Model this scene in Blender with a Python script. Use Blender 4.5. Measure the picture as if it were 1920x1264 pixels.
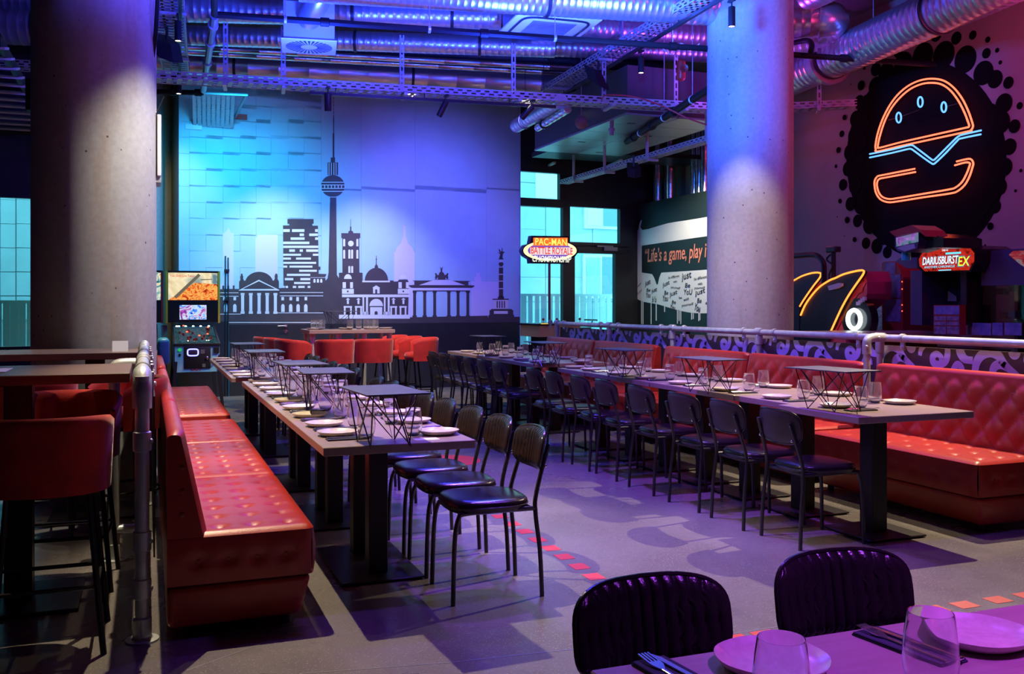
import bpy, bmesh, math, random
from math import sin, cos, tan, atan, atan2, pi, sqrt, radians as R
from mathutils import Vector, Matrix
random.seed(7)
for o in list(bpy.data.objects): bpy.data.objects.remove(o)
scene = bpy.context.scene
col = scene.collection

# ---------------------------------------------------------------- camera
FPX, HE, HY = 1780.0, 1.42, 570.0          # focal length in pixels (1920 wide), eye height, horizon row
TH = atan(684/1780.0); S_, C_ = sin(TH), cos(TH)
cd = bpy.data.cameras.new('camera'); cam = bpy.data.objects.new('camera', cd); col.objects.link(cam)
cam.location = (0, 0, HE); cam.rotation_euler = (pi/2, 0, -TH)
cd.sensor_width = 36; cd.lens = 36*FPX/1920; cd.shift_y = -(632-HY)/1920.0
cd.clip_start = .05; cd.clip_end = 200
scene.camera = cam
scene.view_settings.view_transform = 'Standard'; scene.view_settings.look = 'None'
scene.view_settings.gamma = 1.0; scene.view_settings.use_curve_mapping = False
scene.view_settings.exposure = 0.0

# ---------------------------------------------------------------- daylight outside
w = bpy.data.worlds.new('world'); scene.world = w; w.use_nodes = True
bgn = w.node_tree.nodes['Background']; bgn.inputs[0].default_value = (.33, .84, .96, 1); bgn.inputs[1].default_value = 4.5

# ---------------------------------------------------------------- lights (ceiling floods, track spots and a few added fills)
def lamp(kind, loc, color, power, target=None, size=.05, angle=60, blend=.3, sy=None):
    l = bpy.data.lights.new('light_source', kind); l.color = color; l.energy = power
    if kind == 'AREA':
        l.size = size
        if sy: l.shape = 'RECTANGLE'; l.size_y = sy
    else: l.shadow_soft_size = size
    if kind == 'SPOT': l.spot_size = R(angle); l.spot_blend = blend
    o = bpy.data.objects.new('light_source', l); col.objects.link(o); o.location = loc
    if target is not None:
        d = Vector(target)-Vector(loc); o.rotation_euler = d.to_track_quat('-Z', 'Y').to_euler()
    return o
WARM = (1, .80, .52); BLUE = (.015, .05, 1); VIO = (.28, .10, 1); CYAN = (.03, .62, 1); PINK = (1, .05, .32); WHT = (1, .93, .82)
# warm track spots over the tables (crisp shadows): tight cones plus a weak wide spill
for (x, y, z, p, tx_, ty, a) in ((.18, 5.60, 3.9, 700, 1.15, 4.85, 62), (6.10, 5.80, 3.9, 1050, 4.35, 5.1, 58), (6.05, 8.7, 3.95, 1100, 4.4, 8.0, 56), (6.05, 11.6, 4.0, 950, 4.4, 10.8, 56), (.25, 8.4, 3.95, 420, 1.0, 7.6, 58), (.3, 11.0, 4.0, 420, 1.0, 10.2, 58)):
    lamp('SPOT', (x, y, z), WARM, p, (tx_, ty, .3), .02, a, .45)
lamp('SPOT', (.9, 6.4, 4.0), WARM, 80, (1.2, 4.0, 0), .03, 120, .6)
lamp('SPOT', (5.15, 5.4, 4.1), WARM, 210, (5.02, 5.2, 0), .05, 40, .7)
lamp('SPOT', (5.15, 7.6, 4.1), WARM, 200, (5.05, 7.6, 0), .05, 50, .7)
lamp('SPOT', (-1.8, 6.0, 4.0), WARM, 45, (-.9, 4.6, 0), .03, 100, .6)  # warm fill added over the left bar tables
for y in (8.3, 10.9): lamp('SPOT', (4.35, y, 4.15), WARM, 240, (5.15, y+.1, .8), .04, 62, .7)
lamp('SPOT', (1.1, 11.2, 3.9), WHT, 90, (.5, 12.9, .8), .05, 40, .8)  # white spot added to brighten the pinball cabinet front
# column washes, plus a violet panel spot
lamp('SPOT', (.95, 7.0, 4.15), (1, .93, .76), 480, (-.08, 7.8, 1.1), .03, 60, .85)
lamp('SPOT', (5.05, 7.75, 4.15), WHT, 230, (6.15, 8.75, 1.1), .03, 46, .7)
lamp('SPOT', (3.2, 6.6, 4.0), (.35, .16, 1), 260, (5.6, 7.2, 1.0), .1, 70, .9)  # violet spot added to brighten the brush-stroke divider panel
# mural and bar table spots, quote wall spot
for x in (1.7, 3.2): lamp('SPOT', (x, 13.9, 4.1), WHT, 260, (x+.4, 15.3, .8), .04, 74, 1)
lamp('SPOT', (3.0, 11.2, 4.0), WARM, 1000, (2.8, 12.5, .6), .04, 76, .6)
lamp('SPOT', (7.62, 12.9, 3.75), (1, .9, .7), 420, (8.8, 13.8, 2.2), .04, 84, .8)
lamp('SPOT', (1.0, 12.5, 4.1), (.01, .48, 1), 760, (1.3, 15.4, 2.4), .3, 92, 1)
lamp('SPOT', (.05, 13.2, 4.2), WARM, 90, (.15, 16.0, 2.2), .05, 60, .8)
lamp('SPOT', (4.9, 12.3, 4.0), (.12, .12, 1), 900, (4.5, 15.7, 2.2), .3, 88, 1)
# blue ceiling floods pointing up at the ducts
for (x, y, z, c, p) in ((1.6, 9.6, 3.6, BLUE, 750), (3.6, 9.4, 3.7, BLUE, 750), (4.6, 8.3, 3.8, (.04, .12, 1), 560), (.2, 8.2, 3.6, BLUE, 520), (6.6, 9.8, 3.8, (.35, .05, 1), 120)):
    lamp('SPOT', (x, y, z), c, p, (x+.1, y+.3, 6), .12, 150, .6)
lamp('SPOT', (3.9, 7.2, 3.9), (.01, .12, 1), 1100, (6.1, 8.8, 4.0), .15, 66, .9)
lamp('SPOT', (1.3, 6.0, 4.0), (.06, .06, 1), 520, (-.2, 7.8, 4.5), .15, 58, .9)
# violet and blue down floods over the open floor
for (x, y, z, c, p) in ((2.6, 8.6, 4.2, (.05, .05, 1), 170), (2.6, 5.9, 4.3, (.27, .07, 1), 120)):
    lamp('POINT', (x, y, z), c, p, None, .12)
for (x, y, p, a, c) in ((2.6, 6.2, 1150, 68, (.30, .07, 1)), (2.6, 9.0, 480, 70, (.12, .05, 1)), (2.9, 3.9, 360, 76, (.26, .07, 1))):
    lamp('SPOT', (x, y, 4.3), c, p, (x-.1, y-.3, 0), .10, a, .8)
lamp('SPOT', (2.9, 7.0, 4.2), (.15, .75, .9), 200, (2.2, 5.4, 0), .08, 45, 1)
# pink wash on the right
lamp('AREA', (7.4, 6.0, 4.2), PINK, 40, (8.4, 9.5, 5.2), .4)
lamp('POINT', (6.9, 4.6, 3.4), (1, .04, .22), 34, None, .1)
lamp('SPOT', (2.0, .9, 3.4), (.45, .07, 1), 460, (1.6, 1.2, .7), .05, 42, .8)
lamp('SPOT', (3.2, 1.3, 3.4), (1, .12, .35), 120, (2.0, 1.15, .7), .05, 30, .9)
lamp('SPOT', (7.8, 12.2, 4.3), (1, .08, .3), 40, (8.0, 9.5, 3.0), .2, 90, .8)


# ---------------------------------------------------------------- pixel <-> world helpers (frame 1920 x 1264)
def ray(x, y):
    xc = (x-960)/FPX; zc = (HY-y)/FPX
    return Vector((S_+xc*C_, C_-xc*S_, zc))
EYE = Vector((0, 0, HE))
def G(x, y, z=0.0):
    d = ray(x, y); return EYE+d*((z-HE)/d.z)
def PX(x, y, X):
    d = ray(x, y); return EYE+d*(X/d.x)
def PY(x, y, Y):
    d = ray(x, y); return EYE+d*(Y/d.y)
def PD(x, y, D):
    return EYE+ray(x, y)*D
WA = R(5.2); WO = Vector((1.157, 15.2, 0)); WU = Vector((cos(WA), sin(WA), 0)); WN = Vector((sin(WA), -cos(WA), 0))   # back wall; WN points into the room
ZU = Vector((0, 0, 1))
def PW(x, y, d=0.0):
    r = ray(x, y); o = WO+WN*d
    t = (o-EYE).dot(WN)/r.dot(WN); return EYE+r*t

# ---------------------------------------------------------------- materials
def mat(name, c, rough=.5, metal=0, noise=0, nscale=8, bump=0, bscale=60, spec=.5, coat=0, emit=None, es=1, c2=None, sheen=0, rvar=0):
    m = bpy.data.materials.new(name); m.use_nodes = True; nt = m.node_tree; b = nt.nodes['Principled BSDF']
    b.inputs['Base Color'].default_value = (*c, 1); b.inputs['Roughness'].default_value = rough; b.inputs['Metallic'].default_value = metal
    b.inputs['Specular IOR Level'].default_value = spec
    if coat: b.inputs['Coat Weight'].default_value = coat; b.inputs['Coat Roughness'].default_value = .12
    if sheen: b.inputs['Sheen Weight'].default_value = sheen; b.inputs['Sheen Roughness'].default_value = .4
    if emit: b.inputs['Emission Color'].default_value = (*emit, 1); b.inputs['Emission Strength'].default_value = es
    if noise or bump or rvar:
        tc = nt.nodes.new('ShaderNodeTexCoord')
    if noise:
        n = nt.nodes.new('ShaderNodeTexNoise'); n.inputs['Scale'].default_value = nscale; n.inputs['Detail'].default_value = 6
        nt.links.new(tc.outputs['Object'], n.inputs['Vector'])
        mx = nt.nodes.new('ShaderNodeMix'); mx.data_type = 'RGBA'
        k = c2 if c2 else tuple(max(0, v*(1-noise)) for v in c)
        mx.inputs[6].default_value = (*c, 1); mx.inputs[7].default_value = (*k, 1)
        rp = nt.nodes.new('ShaderNodeMapRange'); rp.inputs[1].default_value = .35; rp.inputs[2].default_value = .7
        nt.links.new(n.outputs['Fac'], rp.inputs[0]); nt.links.new(rp.outputs[0], mx.inputs[0]); nt.links.new(mx.outputs[2], b.inputs['Base Color'])
        if rvar:
            mr = nt.nodes.new('ShaderNodeMapRange'); mr.inputs[3].default_value = rough-rvar; mr.inputs[4].default_value = rough+rvar
            nt.links.new(n.outputs['Fac'], mr.inputs[0]); nt.links.new(mr.outputs[0], b.inputs['Roughness'])
    if bump:
        n2 = nt.nodes.new('ShaderNodeTexNoise'); n2.inputs['Scale'].default_value = bscale; n2.inputs['Detail'].default_value = 4
        nt.links.new(tc.outputs['Object'], n2.inputs['Vector'])
        bp = nt.nodes.new('ShaderNodeBump'); bp.inputs['Strength'].default_value = bump; bp.inputs['Distance'].default_value = .01
        nt.links.new(n2.outputs['Fac'], bp.inputs['Height']); nt.links.new(bp.outputs[0], b.inputs['Normal'])
    return m
def emi(name, c, s):
    m = bpy.data.materials.new(name); m.use_nodes = True; nt = m.node_tree; nt.nodes.clear()
    e = nt.nodes.new('ShaderNodeEmission'); e.inputs[0].default_value = (*c, 1); e.inputs[1].default_value = s
    o = nt.nodes.new('ShaderNodeOutputMaterial'); nt.links.new(e.outputs[0], o.inputs[0]); return m
def wood(name, c, c2, rough=.35, axis=1):
    m = mat(name, c, rough, spec=.45); nt = m.node_tree; b = nt.nodes['Principled BSDF']
    tc = nt.nodes.new('ShaderNodeTexCoord'); mp = nt.nodes.new('ShaderNodeMapping')
    sc = [22, 22, 22]; sc[axis] = 1.4; mp.inputs['Scale'].default_value = sc
    n = nt.nodes.new('ShaderNodeTexNoise'); n.inputs['Scale'].default_value = 2.5; n.inputs['Detail'].default_value = 8; n.inputs['Distortion'].default_value = .6
    mx = nt.nodes.new('ShaderNodeMix'); mx.data_type = 'RGBA'; mx.inputs[6].default_value = (*c, 1); mx.inputs[7].default_value = (*c2, 1)
    nt.links.new(tc.outputs['Object'], mp.inputs[0]); nt.links.new(mp.outputs[0], n.inputs['Vector'])
    nt.links.new(n.outputs['Fac'], mx.inputs[0]); nt.links.new(mx.outputs[2], b.inputs['Base Color'])
    return m
def concrete(name, c, stain, rough=.6, spots=True, streak=True):
    m = mat(name, c, rough, spec=.35); nt = m.node_tree; b = nt.nodes['Principled BSDF']; L = nt.links.new
    tc = nt.nodes.new('ShaderNodeTexCoord')
    n = nt.nodes.new('ShaderNodeTexNoise'); n.inputs['Scale'].default_value = 1.1; n.inputs['Detail'].default_value = 9; n.inputs['Roughness'].default_value = .65
    mp = nt.nodes.new('ShaderNodeMapping'); mp.inputs['Scale'].default_value = (3, 3, .6) if streak else (1, 1, 1)
    L(tc.outputs['Object'], mp.inputs[0]); L(mp.outputs[0], n.inputs['Vector'])
    r = nt.nodes.new('ShaderNodeMapRange'); r.inputs[1].default_value = .48; r.inputs[2].default_value = .78
    L(n.outputs['Fac'], r.inputs[0])
    mx = nt.nodes.new('ShaderNodeMix'); mx.data_type = 'RGBA'; mx.inputs[6].default_value = (*c, 1); mx.inputs[7].default_value = (*stain, 1)
    L(r.outputs[0], mx.inputs[0])
    n3 = nt.nodes.new('ShaderNodeTexNoise'); n3.inputs['Scale'].default_value = 25; n3.inputs['Detail'].default_value = 5
    L(tc.outputs['Object'], n3.inputs['Vector'])
    mm = nt.nodes.new('ShaderNodeMix'); mm.data_type = 'RGBA'; mm.blend_type = 'MULTIPLY'; mm.inputs[0].default_value = .35
    L(mx.outputs[2], mm.inputs[6]); L(n3.outputs['Fac'], mm.inputs[7]); out = mm.outputs[2]
    if spots:
        v = nt.nodes.new('ShaderNodeTexVoronoi'); v.inputs['Scale'].default_value = 9; L(tc.outputs['Object'], v.inputs['Vector'])
        q = nt.nodes.new('ShaderNodeMapRange'); q.inputs[1].default_value = .05; q.inputs[2].default_value = .09; L(v.outputs['Distance'], q.inputs[0])
        m3 = nt.nodes.new('ShaderNodeMix'); m3.data_type = 'RGBA'; m3.inputs[6].default_value = (.06, .05, .04, 1)
        L(q.outputs[0], m3.inputs[0]); L(out, m3.inputs[7]); out = m3.outputs[2]
    L(out, b.inputs['Base Color'])
    bp = nt.nodes.new('ShaderNodeBump'); bp.inputs['Strength'].default_value = .12; L(n3.outputs['Fac'], bp.inputs['Height']); L(bp.outputs[0], b.inputs['Normal'])
    return m
def leather(name, c, c2, rough=.38, bump=.15):
    m = mat(name, c, rough, noise=.2, nscale=3, c2=c2, bump=bump, bscale=160, spec=.5, rvar=.06); return m
def floor_mat():
    m = mat('polished_floor', (.40, .36, .34), .33, spec=.5); nt = m.node_tree; b = nt.nodes['Principled BSDF']; L = nt.links.new
    tc = nt.nodes.new('ShaderNodeTexCoord')
    n = nt.nodes.new('ShaderNodeTexNoise'); n.inputs['Scale'].default_value = .9; n.inputs['Detail'].default_value = 8; L(tc.outputs['Object'], n.inputs['Vector'])
    cr = nt.nodes.new('ShaderNodeValToRGB'); cr.color_ramp.elements[0].color = (.145, .125, .12, 1); cr.color_ramp.elements[0].position = .3
    cr.color_ramp.elements[1].color = (.245, .215, .20, 1); cr.color_ramp.elements[1].position = .7; L(n.outputs['Fac'], cr.inputs[0])
    v = nt.nodes.new('ShaderNodeTexVoronoi'); v.inputs['Scale'].default_value = 85; L(tc.outputs['Object'], v.inputs['Vector'])
    mr = nt.nodes.new('ShaderNodeMapRange'); mr.inputs[1].default_value = .12; mr.inputs[2].default_value = .34; L(v.outputs['Distance'], mr.inputs[0])
    mx = nt.nodes.new('ShaderNodeMix'); mx.data_type = 'RGBA'; L(mr.outputs[0], mx.inputs[0]); L(v.outputs['Color'], mx.inputs[6]); L(cr.outputs[0], mx.inputs[7])
    hs = nt.nodes.new('ShaderNodeHueSaturation'); hs.inputs['Saturation'].default_value = .2; hs.inputs['Value'].default_value = .62
    mx2 = nt.nodes.new('ShaderNodeMix'); mx2.data_type = 'RGBA'; mx2.inputs[0].default_value = .55
    L(mx.outputs[2], hs.inputs['Color']); L(hs.outputs[0], mx2.inputs[6]); L(cr.outputs[0], mx2.inputs[7]); L(mx2.outputs[2], b.inputs['Base Color'])
    n2 = nt.nodes.new('ShaderNodeTexNoise'); n2.inputs['Scale'].default_value = 3; n2.inputs['Detail'].default_value = 10; L(tc.outputs['Object'], n2.inputs['Vector'])
    r2 = nt.nodes.new('ShaderNodeMapRange'); r2.inputs[3].default_value = .12; r2.inputs[4].default_value = .46; L(n2.outputs['Fac'], r2.inputs[0]); L(r2.outputs[0], b.inputs['Roughness'])
    bp = nt.nodes.new('ShaderNodeBump'); bp.inputs['Strength'].default_value = .05; L(n2.outputs['Fac'], bp.inputs['Height']); L(bp.outputs[0], b.inputs['Normal'])
    return m
def glass(name, tint=(1, 1, 1), rough=0):
    m = bpy.data.materials.new(name); m.use_nodes = True; nt = m.node_tree; b = nt.nodes['Principled BSDF']
    b.inputs['Base Color'].default_value = (*tint, 1); b.inputs['Transmission Weight'].default_value = .96; b.inputs['Roughness'].default_value = rough; b.inputs['IOR'].default_value = 1.5; b.inputs['Coat Weight'].default_value = .6; b.inputs['Coat Roughness'].default_value = .05
    return m
def pane(name, tint, mixv=.1):
    m = bpy.data.materials.new(name); m.use_nodes = True; nt = m.node_tree; nt.nodes.clear(); L = nt.links.new
    t = nt.nodes.new('ShaderNodeBsdfTransparent'); t.inputs[0].default_value = (*tint, 1)
    g = nt.nodes.new('ShaderNodeBsdfGlossy'); g.inputs['Roughness'].default_value = .03
    x = nt.nodes.new('ShaderNodeMixShader'); x.inputs[0].default_value = mixv; o = nt.nodes.new('ShaderNodeOutputMaterial')
    L(t.outputs[0], x.inputs[1]); L(g.outputs[0], x.inputs[2]); L(x.outputs[0], o.inputs[0]); return m
def artmat(name, cols, scale, es, dist=2.0):
    """backlit art: blotches of the given colours"""
    m = bpy.data.materials.new(name); m.use_nodes = True; nt = m.node_tree; nt.nodes.clear(); L = nt.links.new
    tc = nt.nodes.new('ShaderNodeTexCoord'); n = nt.nodes.new('ShaderNodeTexNoise'); n.inputs['Scale'].default_value = scale; n.inputs['Detail'].default_value = 5; n.inputs['Distortion'].default_value = dist
    L(tc.outputs['Object'], n.inputs['Vector']); cr = nt.nodes.new('ShaderNodeValToRGB'); L(n.outputs['Fac'], cr.inputs[0])
    el = cr.color_ramp.elements; el[0].position = .3; el[0].color = (*cols[0], 1); el[1].position = .72; el[1].color = (*cols[-1], 1)
    for i, c in enumerate(cols[1:-1]): e = el.new(.3+.42*(i+1)/(len(cols)-1)); e.color = (*c, 1)
    e = nt.nodes.new('ShaderNodeEmission'); e.inputs[1].default_value = es; L(cr.outputs[0], e.inputs[0])
    o = nt.nodes.new('ShaderNodeOutputMaterial'); L(e.outputs[0], o.inputs[0]); return m

M = dict(
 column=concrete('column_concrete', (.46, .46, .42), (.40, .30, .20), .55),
 column_b=concrete('column_concrete_pale', (.52, .50, .48), (.42, .38, .34), .55),
 rawwall=concrete('raw_concrete_wall', (.34, .30, .17), (.26, .22, .12), .7),
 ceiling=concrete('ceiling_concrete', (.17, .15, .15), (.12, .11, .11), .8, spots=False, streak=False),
 darkceil=mat('dark_ceiling_paint', (.03, .03, .03), .8, noise=.3, nscale=4),
 wallpaint=mat('burger_wall_paint', (.34, .25, .22), .6, noise=.12, nscale=2, bump=.1),
 floor=floor_mat(),
 mural=mat('mural_sky_paint', (.46, .66, .74), .45, noise=.08, nscale=3, bump=.15, bscale=90),
 joint=mat('mortar_joint', (.16, .27, .32), .8),
 mdark=mat('mural_dark_paint', (.075, .055, .052), .5, noise=.2, nscale=5),
 mpale=mat('mural_pale_paint', (.80, .76, .70), .5), mghost=mat('mural_ghost_paint', (.72, .66, .78), .5),
 dado=mat('black_wall_paint', (.02, .019, .021), .42, noise=.3, nscale=3, bump=.05),
 black=mat('matt_black_metal', (.018, .017, .018), .42, spec=.4), blackgl=mat('gloss_black', (.012, .012, .013), .18),
 frame=mat('powder_black_tube', (.02, .02, .021), .3, spec=.6),
 hide=leather('black_chair_leather', (.018, .015, .015), (.028, .021, .018), .2, .1),
 hideback=leather('chair_back_panel', (.035, .028, .032), (.05, .04, .042), .42, .2),
 red=leather('red_bench_leather', (.42, .028, .015), (.33, .018, .011), .36, .08),
 redbtn=mat('red_button', (.30, .02, .02), .35),
 velvet=mat('red_velvet', (.62, .022, .014), .75, noise=.3, nscale=9, sheen=.35, bump=.1, bscale=200),
 table=wood('walnut_laminate', (.40, .30, .26), (.27, .19, .16), .33, 1),
 tablefg=wood('walnut_laminate_front', (.42, .32, .29), (.29, .21, .18), .36, 0), tablex=wood('walnut_laminate_cross', (.17, .11, .085), (.10, .062, .05), .38, 0),
 steel=mat('galvanised_pipe', (.58, .62, .64), .36, .4, noise=.25, nscale=14, rvar=.1),
 duct=mat('duct_steel', (.62, .62, .64), .30, .85),
 tray=mat('tray_steel', (.50, .50, .52), .5, .4),
 foil=mat('foil_lagging', (.75, .72, .68), .25, 1, bump=.6, bscale=14),
 ceramic=mat('speckled_ceramic', (.66, .61, .52), .25, noise=.3, nscale=60, c2=(.56, .50, .41), spec=.6),
 ceramic_s=mat('sand_glaze', (.52, .40, .27), .4, noise=.3, nscale=80),
 napkin=mat('dark_napkin', (.022, .022, .05), .8), cutlery=mat('cutlery_steel', (.75, .75, .78), .18, 1),
 slate=mat('slate', (.085, .095, .11), .5, noise=.3, nscale=20, bump=.5, bscale=40), glass=glass('tumbler_glass'),
 white=mat('white_plastic', (.75, .75, .75), .4), grey=mat('grey_metal', (.3, .3, .32), .4, .6), paper=mat('paper', (.8, .8, .8), .7),
 panel=mat('panel_brown', (.075, .045, .05), .5), lav=mat('lavender_print', (.62, .52, .90), .5), pipeblack=mat('black_painted_pipe', (.010, .010, .011), .6, spec=.2),
 pane=pane('window_glass', (.75, .97, 1.0), .06), winframe=mat('window_frame_black', (.012, .014, .016), .4),
 facade=mat('facade_panel_grey', (.42, .52, .56), .7, noise=.15, nscale=2), facade2=mat('facade_panel_pale', (.85, .92, .95), .7), facade3=mat('facade_render_dark', (.22, .33, .37), .8),
 ext=mat('outdoor_ground', (.5, .55, .57), .8), railing=mat('outdoor_railing', (.62, .72, .78), .5), greenwall=mat('dark_green_black_paint', (.012, .022, .022), .45),
 spray=mat('white_spray_paint', (.78, .80, .74), .6), marker=mat('black_marker', (.015, .015, .015), .6), coral=mat('coral_lettering', (.85, .26, .16), .5),
 artblack=mat('wall_art_black', (.004, .003, .003), .9, spec=.1), wire=mat('black_cable', (.012, .012, .013), .5), redcable=mat('red_cable', (.55, .02, .03), .5),
 neonred=emi('neon_red', (1, .095, .045), 4.4), neonblue=emi('neon_blue', (.10, .32, 1), 2.4), ledorange=emi('led_orange', (1, .21, .03), 3.2),
 lens=emi('spot_lens', (1, .84, .58), 9), lenswhite=emi('led_white', (.8, .95, 1), 4), brown=mat('neon_tube_mount', (.03, .02, .02), .5),
 yellow=mat('yellow_trim', (.75, .36, .02), .4), redtrim=mat('red_trim', (.35, .02, .015), .4), amber=mat('amber_cabinet', (.62, .40, .13), .4),
 reddash=mat('red_floor_paint', (.62, .055, .05), .45), magenta=mat('magenta_shell', (.42, .05, .13), .35), tread=mat('tread_plate', (.35, .33, .33), .35, .9),
 teal=mat('teal_shell', (.03, .35, .38), .4), dkpurple=mat('cabinet_purple', (.06, .04, .10), .4), redcab=mat('cabinet_red', (.28, .03, .03), .4), bluecab=mat('cabinet_blue_art', (.08, .55, .70), .45, noise=.5, nscale=7, c2=(.40, .70, .74)),
 ceilpanel=mat('ceiling_cladding', (.42, .44, .42), .32, .75, noise=.1, nscale=2), ductdark=mat('clad_duct_side', (.12, .12, .12), .45, .6), louvre=mat('louvre_pale', (.60, .66, .64), .45),
 horn=mat('siren_red', (.55, .03, .02), .4), pinkpipe=mat('lagged_pipe_pink', (.42, .22, .24), .6),
)
# ---------------------------------------------------------------- mesh helpers
class MB:
    def __init__(s): s.v = []; s.f = []
    def add(s, vs, fs):
        k = len(s.v); s.v += [Vector(p) for p in vs]; s.f += [tuple(i+k for i in f) for f in fs]; return s
    def box(s, x0, x1, y0, y1, z0, z1, m=None):
        vs = [Vector((x, y, z)) for z in (z0, z1) for y in (y0, y1) for x in (x0, x1)]
        if m is not None: vs = [m @ p for p in vs]
        return s.add(vs, [(0, 2, 3, 1), (4, 5, 7, 6), (0, 1, 5, 4), (2, 6, 7, 3), (0, 4, 6, 2), (1, 3, 7, 5)])
    def hexa(s, a, b):      # two quads (lists of 4 points), joined
        return s.add(list(a)+list(b), [(3, 2, 1, 0), (4, 5, 6, 7), (0, 1, 5, 4), (1, 2, 6, 5), (2, 3, 7, 6), (3, 0, 4, 7)])
    def bar(s, p, q, a, b=None, up=(0, 0, 1)):
        """rectangular bar from p to q, a wide, b high"""
        p = Vector(p); q = Vector(q); b = b or a; d = (q-p).normalized(); up = Vector(up)
        if abs(d.dot(up)) > .98: up = Vector((1, 0, 0))
        x = d.cross(up).normalized()*a/2; y = x.cross(d).normalized()*b/2
        return s.hexa([p-x-y, p+x-y, p+x+y, p-x+y], [q-x-y, q+x-y, q+x+y, q-x+y])
    def tube(s, pts, r, seg=8, closed=False, cap=True):
        pts = [Vector(p) for p in pts]; n = len(pts); rs = r if isinstance(r, (list, tuple)) else [r]*n
        t = []
        for i in range(n):
            a = pts[(i-1) % n] if (closed or i > 0) else pts[i]; b = pts[(i+1) % n] if (closed or i < n-1) else pts[i]
            t.append((b-a).normalized())
        up = Vector((0, 0, 1)) if abs(t[0].z) < .9 else Vector((1, 0, 0))
        nrm = (up-t[0]*up.dot(t[0])).normalized(); vs = []
        for i in range(n):
            nrm = (nrm-t[i]*nrm.dot(t[i])).normalized(); bn = t[i].cross(nrm)
            for j in range(seg):
                a = 2*pi*j/seg; vs.append(pts[i]+(nrm*cos(a)+bn*sin(a))*rs[i])
        fs = []
        for i in range(n if closed else n-1):
            for j in range(seg):
                a = i*seg+j; b = i*seg+(j+1) % seg; c = ((i+1) % n)*seg+(j+1) % seg; d = ((i+1) % n)*seg+j; fs.append((a, d, c, b))
        if cap and not closed: fs.append(tuple(range(seg))); fs.append(tuple(reversed(range((n-1)*seg, n*seg))))
        return s.add(vs, fs)
    def lathe(s, prof, seg=16, o=(0, 0, 0), ax=(0, 0, 1), closed=False):
        ax = Vector(ax).normalized(); u = Vector((1, 0, 0)) if abs(ax.x) < .9 else Vector((0, 1, 0)); u = (u-ax*u.dot(ax)).normalized(); w_ = ax.cross(u); o = Vector(o)
        vs = [o+ax*z+(u*cos(2*pi*j/seg)+w_*sin(2*pi*j/seg))*r for r, z in prof for j in range(seg)]; n = len(prof); fs = []
        for i in range(n if closed else n-1):
            for j in range(seg):
                i2 = (i+1) % n; fs.append((i*seg+j, i*seg+(j+1) % seg, i2*seg+(j+1) % seg, i2*seg+j))
        if not closed:
            if prof[0][0] > 1e-6: fs.append(tuple(reversed(range(seg))))
            if prof[-1][0] > 1e-6: fs.append(tuple(range((n-1)*seg, n*seg)))
        return s.add(vs, fs)
    def prism(s, pts, n, th):
        """flat polygon pts, thickened by th along n"""
        n = Vector(n)*th; k = len(pts); a = [Vector(p) for p in pts]; b = [p+n for p in a]
        nn = Vector((0, 0, 0))
        for i in range(k): nn += a[i].cross(a[(i+1) % k])
        fs = [tuple(range(k, 2*k)), tuple(reversed(range(k)))]+[(i, (i+1) % k, k+(i+1) % k, k+i) for i in range(k)]
        if nn.dot(n) < 0: fs = [tuple(reversed(f)) for f in fs]
        return s.add(a+b, fs)
    def grid(s, fn, nu, nv, flip=False):
        vs = [fn(i/nu, j/nv) for j in range(nv+1) for i in range(nu+1)]; w_ = nu+1
        fs = [(j*w_+i, j*w_+i+1, (j+1)*w_+i+1, (j+1)*w_+i) for j in range(nv) for i in range(nu)]
        if flip: fs = [tuple(reversed(f)) for f in fs]
        return s.add(vs, fs)
    def rbox(s, x0, x1, y0, y1, z0, z1, r, seg=2, m=None):
        bm = bmesh.new(); bmesh.ops.create_cube(bm, size=1)
        bmesh.ops.scale(bm, vec=(x1-x0, y1-y0, z1-z0), verts=bm.verts); bmesh.ops.translate(bm, vec=((x0+x1)/2, (y0+y1)/2, (z0+z1)/2), verts=bm.verts)
        bmesh.ops.bevel(bm, geom=bm.edges[:], offset=r, segments=seg, profile=.5, affect='EDGES', clamp_overlap=True)
        if m is not None: bm.transform(m)
        bm.verts.index_update(); s.add([v.co.copy() for v in bm.verts], [tuple(v.index for v in f.verts) for f in bm.faces]); bm.free(); return s
ROOTLOC = {}
def wloc(o):
    v = Vector((0, 0, 0))
    while o is not None: v = v+Vector(o.location); o = o.parent
    return v
def obj(name, mb, m, parent=None, world=False, smooth=35, label=None):
    """one mesh object.  world=True: coordinates are world ones; top-level meshes get their origin at their base"""
    vs = mb.v
    if parent is None:
        if vs:
            lo = Vector([min(p[i] for p in vs) for i in range(3)]); hi = Vector([max(p[i] for p in vs) for i in range(3)])
            off = Vector(((lo.x+hi.x)/2, (lo.y+hi.y)/2, lo.z))
        else: off = Vector((0, 0, 0))
        vs = [p-off for p in vs]
    elif world:
        off = wloc(parent); vs = [p-off for p in vs]
    me = bpy.data.meshes.new(name); me.from_pydata([tuple(p) for p in vs], [], mb.f); me.materials.append(m if not isinstance(m, str) else M[m])
    me.update()
    if smooth:
        for p in me.polygons: p.use_smooth = True
        me.set_sharp_from_angle(angle=R(smooth))
    o = bpy.data.objects.new(name, me); col.objects.link(o)
    if parent is None: o.location = off
    else: o.parent = parent
    if label: o['label'] = label
    return o
def thing(name, label, cat, loc=(0, 0, 0), rz=0, group=None):
    o = bpy.data.objects.new(name, None); col.objects.link(o); o.empty_display_size = .1; o.location = loc; o.rotation_euler = (0, 0, rz)
    o['label'] = label; o['category'] = cat
    if group: o['group'] = group
    return o
def tag(o, label, cat, group=None, kind=None):
    o['label'] = label; o['category'] = cat
    if group: o['group'] = group
    if kind: o['kind'] = kind
    return o
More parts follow.
